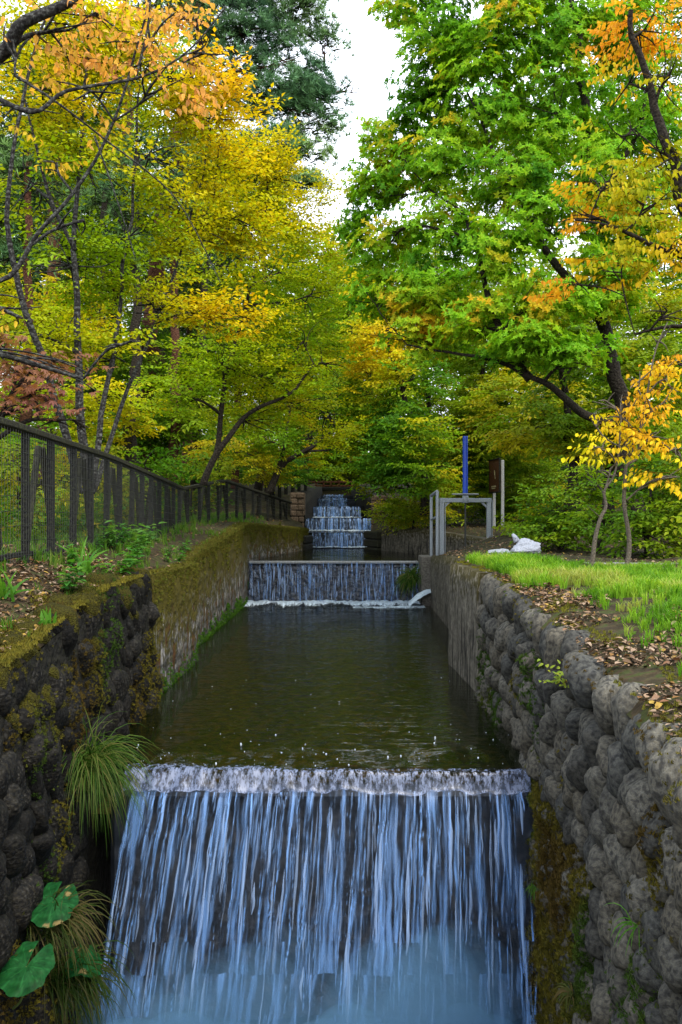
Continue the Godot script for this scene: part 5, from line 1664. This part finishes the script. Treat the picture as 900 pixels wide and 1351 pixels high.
	# the sapling with two thin stems
	tree("sapling", "young yellow-leaved sapling with two thin crooked stems in the grass", "tree", "", 221, {"bark": M.pale_bark, "spray": "cherry", "palette": [Color(0.26, 0.34, 0.02), Color(0.50, 0.46, 0.02), Color(0.58, 0.46, 0.02), Color(0.60, 0.34, 0.03)], "density": 50, "gap": -0.06, "subs": 5, "patch": 10.0,
		"stems": [stem([[779, 752, 10.3], [784, 715, 10.3], [793, 685, 10.3], [801, 668, 10.3], [799, 648, 10.3], [811, 625, 10.3], [818, 570, 10.3]], 0.030, 0.009),
			stem([[826, 748, 10.4], [829, 715, 10.4], [825, 680, 10.4], [824, 640, 10.4], [825, 615, 10.4], [841, 603, 10.4], [844, 575, 10.4], [852, 520, 10.4], [866, 460, 10.4], [880, 425, 10.4]], 0.032, 0.006),
			stem([[827, 660, 10.4], [845, 645, 10.4], [870, 635, 10.4], [898, 618, 10.4]], 0.012, 0.004), stem([[795, 685, 10.3], [784, 675, 10.25], [774, 666, 10.2]], 0.008, 0.003)],
		"lobes": [[785, 560, 35, 22, 10.3], [820, 545, 40, 25, 10.3], [860, 540, 40, 30, 10.4], [790, 590, 40, 18, 10.2, 0.1], [850, 580, 40, 25, 10.4], [830, 500, 40, 25, 10.4, -0.1], [880, 500, 30, 30, 10.5, -0.1], [870, 450, 28, 25, 10.5, -0.25], [890, 590, 28, 22, 10.3, -0.05], [875, 632, 32, 14, 10.3, 0.1], [805, 620, 22, 12, 10.3, 0.1], [800, 530, 26, 18, 10.3, 0.1]]})
	# shrubs
	var shrubs := [[231, [[600, 645, 45, 32, 25, 0.1], [640, 660, 40, 26, 26, 0.15]], "green shrub behind the blue stem cover"], [232, [[700, 650, 45, 45, 25.5, 0.2], [710, 690, 40, 22, 19]], "yellowish shrub behind the notice board"], [233, [[740, 670, 45, 42, 15, 0.05], [720, 705, 40, 22, 14.6, 0.0]], "shrub between the notice board and the sapling"], [234, [[790, 690, 45, 35, 14, -0.05], [780, 640, 40, 40, 14.6, 0.05]], "dark shrub behind the sapling stems"], [235, [[850, 700, 45, 38, 13, -0.1], [860, 645, 45, 40, 13.4, -0.05]], "dark leafy shrub above the kerb"], [236, [[905, 690, 45, 50, 12.6, -0.1], [910, 620, 45, 45, 13, -0.05]], "dark shrub at the frame's edge above the kerb"], [237, [[545, 668, 38, 26, 24.5, -0.15], [575, 660, 35, 35, 24, -0.1]], "dark shrub against the wall behind the railing"], [238, [[650, 590, 55, 45, 25.0, 0.35]], "yellow-leaved shrub above the notice board"], [239, [[515, 670, 26, 22, 26.5, -0.1], [530, 690, 22, 10, 25.5, 0.1]], "green shrub spilling over the masonry pier"]]
	for e in shrubs:
		var b := P(e[1][0][0], 0, e[1][0][4])
		b.y = bank_height(1, b.x, -b.z)
		tree("shrub", e[2], "shrub", "shrubs along the grassy bank", e[0], {"bark": M.dark_bark, "spray": "shrub", "palette": shade, "density": 78, "gap": -0.2, "subs": 6, "deep": 0.7, "stems": [[[b, b + Vector3(0.05, 0.5, 0.03), b + Vector3(0.1, 1.0, 0)], 0.04, 0.015]], "lobes": e[1]})
	var shrubs_l := [[241, [[20, 610, 60, 35, 13, 0.15], [60, 640, 50, 30, 12.5]], "shrub behind the first fence posts", -1], [242, [[190, 610, 50, 30, 16, 0.1], [150, 640, 40, 25, 15]], "yellow-green shrub behind the bend of the fence", -1], [243, [[250, 620, 45, 25, 20, 0.0], [290, 600, 40, 30, 21]], "green shrub behind the low dip of the fence", -1], [244, [[340, 620, 40, 22, 25, -0.05], [320, 590, 45, 30, 26]], "green shrub behind the fence crest", -1], [245, [[385, 625, 28, 18, 29, 0.1], [395, 600, 30, 25, 30]], "leafy shrub beside the picket fence", -1], [246, [[110, 600, 50, 30, 14.5, 0.2]], "bright shrub under the red maple", -1]]
	for e in shrubs_l:
		var b := P(e[1][0][0], 0, e[1][0][4])
		b.y = bank_height(-1, b.x, -b.z)
		tree("shrub", e[2], "shrub", "shrubs behind the fence", e[0], {"bark": M.dark_bark, "spray": "shrub", "palette": [Color(0.03, 0.10, 0.012), Color(0.08, 0.18, 0.015), Color(0.22, 0.26, 0.02), Color(0.40, 0.32, 0.02)], "density": 70, "gap": -0.15, "subs": 6, "deep": 0.7, "stems": [[[b, b + Vector3(0.05, 0.5, 0.03), b + Vector3(0.1, 1.0, 0)], 0.04, 0.015]], "lobes": e[1]})


# ---------------------------------------------------------------- the scene
func _ready() -> void:
	var cam := Camera3D.new()
	cam.name = "camera"
	cam.fov = rad_to_deg(2.0 * atan(675.5 / F))
	cam.near = 0.05
	cam.far = 800.0
	cam.position = Vector3(0, 2.0, 0)
	add_child(cam)
	cam.current = true
	var env := Environment.new()
	env.background_mode = Environment.BG_SKY
	var sky := Sky.new()
	var sm := ProceduralSkyMaterial.new()
	sm.sky_top_color = Color(0.86, 0.90, 0.96)
	sm.sky_horizon_color = Color(0.93, 0.94, 0.95)
	sm.sky_curve = 0.3
	sm.ground_bottom_color = Color(0.10, 0.09, 0.07)
	sm.ground_horizon_color = Color(0.45, 0.45, 0.42)
	sm.sun_angle_max = 1.0
	sky.sky_material = sm
	env.sky = sky
	env.tonemap_mode = Environment.TONE_MAPPER_LINEAR
	env.tonemap_exposure = 3.4
	env.volumetric_fog_enabled = true
	env.volumetric_fog_density = 0.0
	env.sdfgi_enabled = true
	env.ssao_enabled = true
	env.ssil_enabled = true
	var we := WorldEnvironment.new()
	we.name = "environment"
	we.environment = env
	add_child(we)
	var sun := DirectionalLight3D.new()
	sun.name = "sun"
	sun.light_energy = 0.45
	sun.light_angular_distance = 20.0
	sun.light_color = Color(1.0, 0.97, 0.92)
	sun.shadow_enabled = true
	sun.rotation_degrees = Vector3(-58, 28, 0)
	add_child(sun)
	rng.seed = 1
	noise.seed = 4
	noise.noise_type = FastNoiseLite.TYPE_SIMPLEX_SMOOTH
	noise.frequency = 0.03
	noise.fractal_type = FastNoiseLite.FRACTAL_FBM
	noise.fractal_octaves = 2
	fine.seed = 9
	fine.frequency = 0.2
	make_materials()

	make_sprays()
	build_channel()
	build_water()

	build_trees()

	build_fence()
	build_objects()
	build_plants()
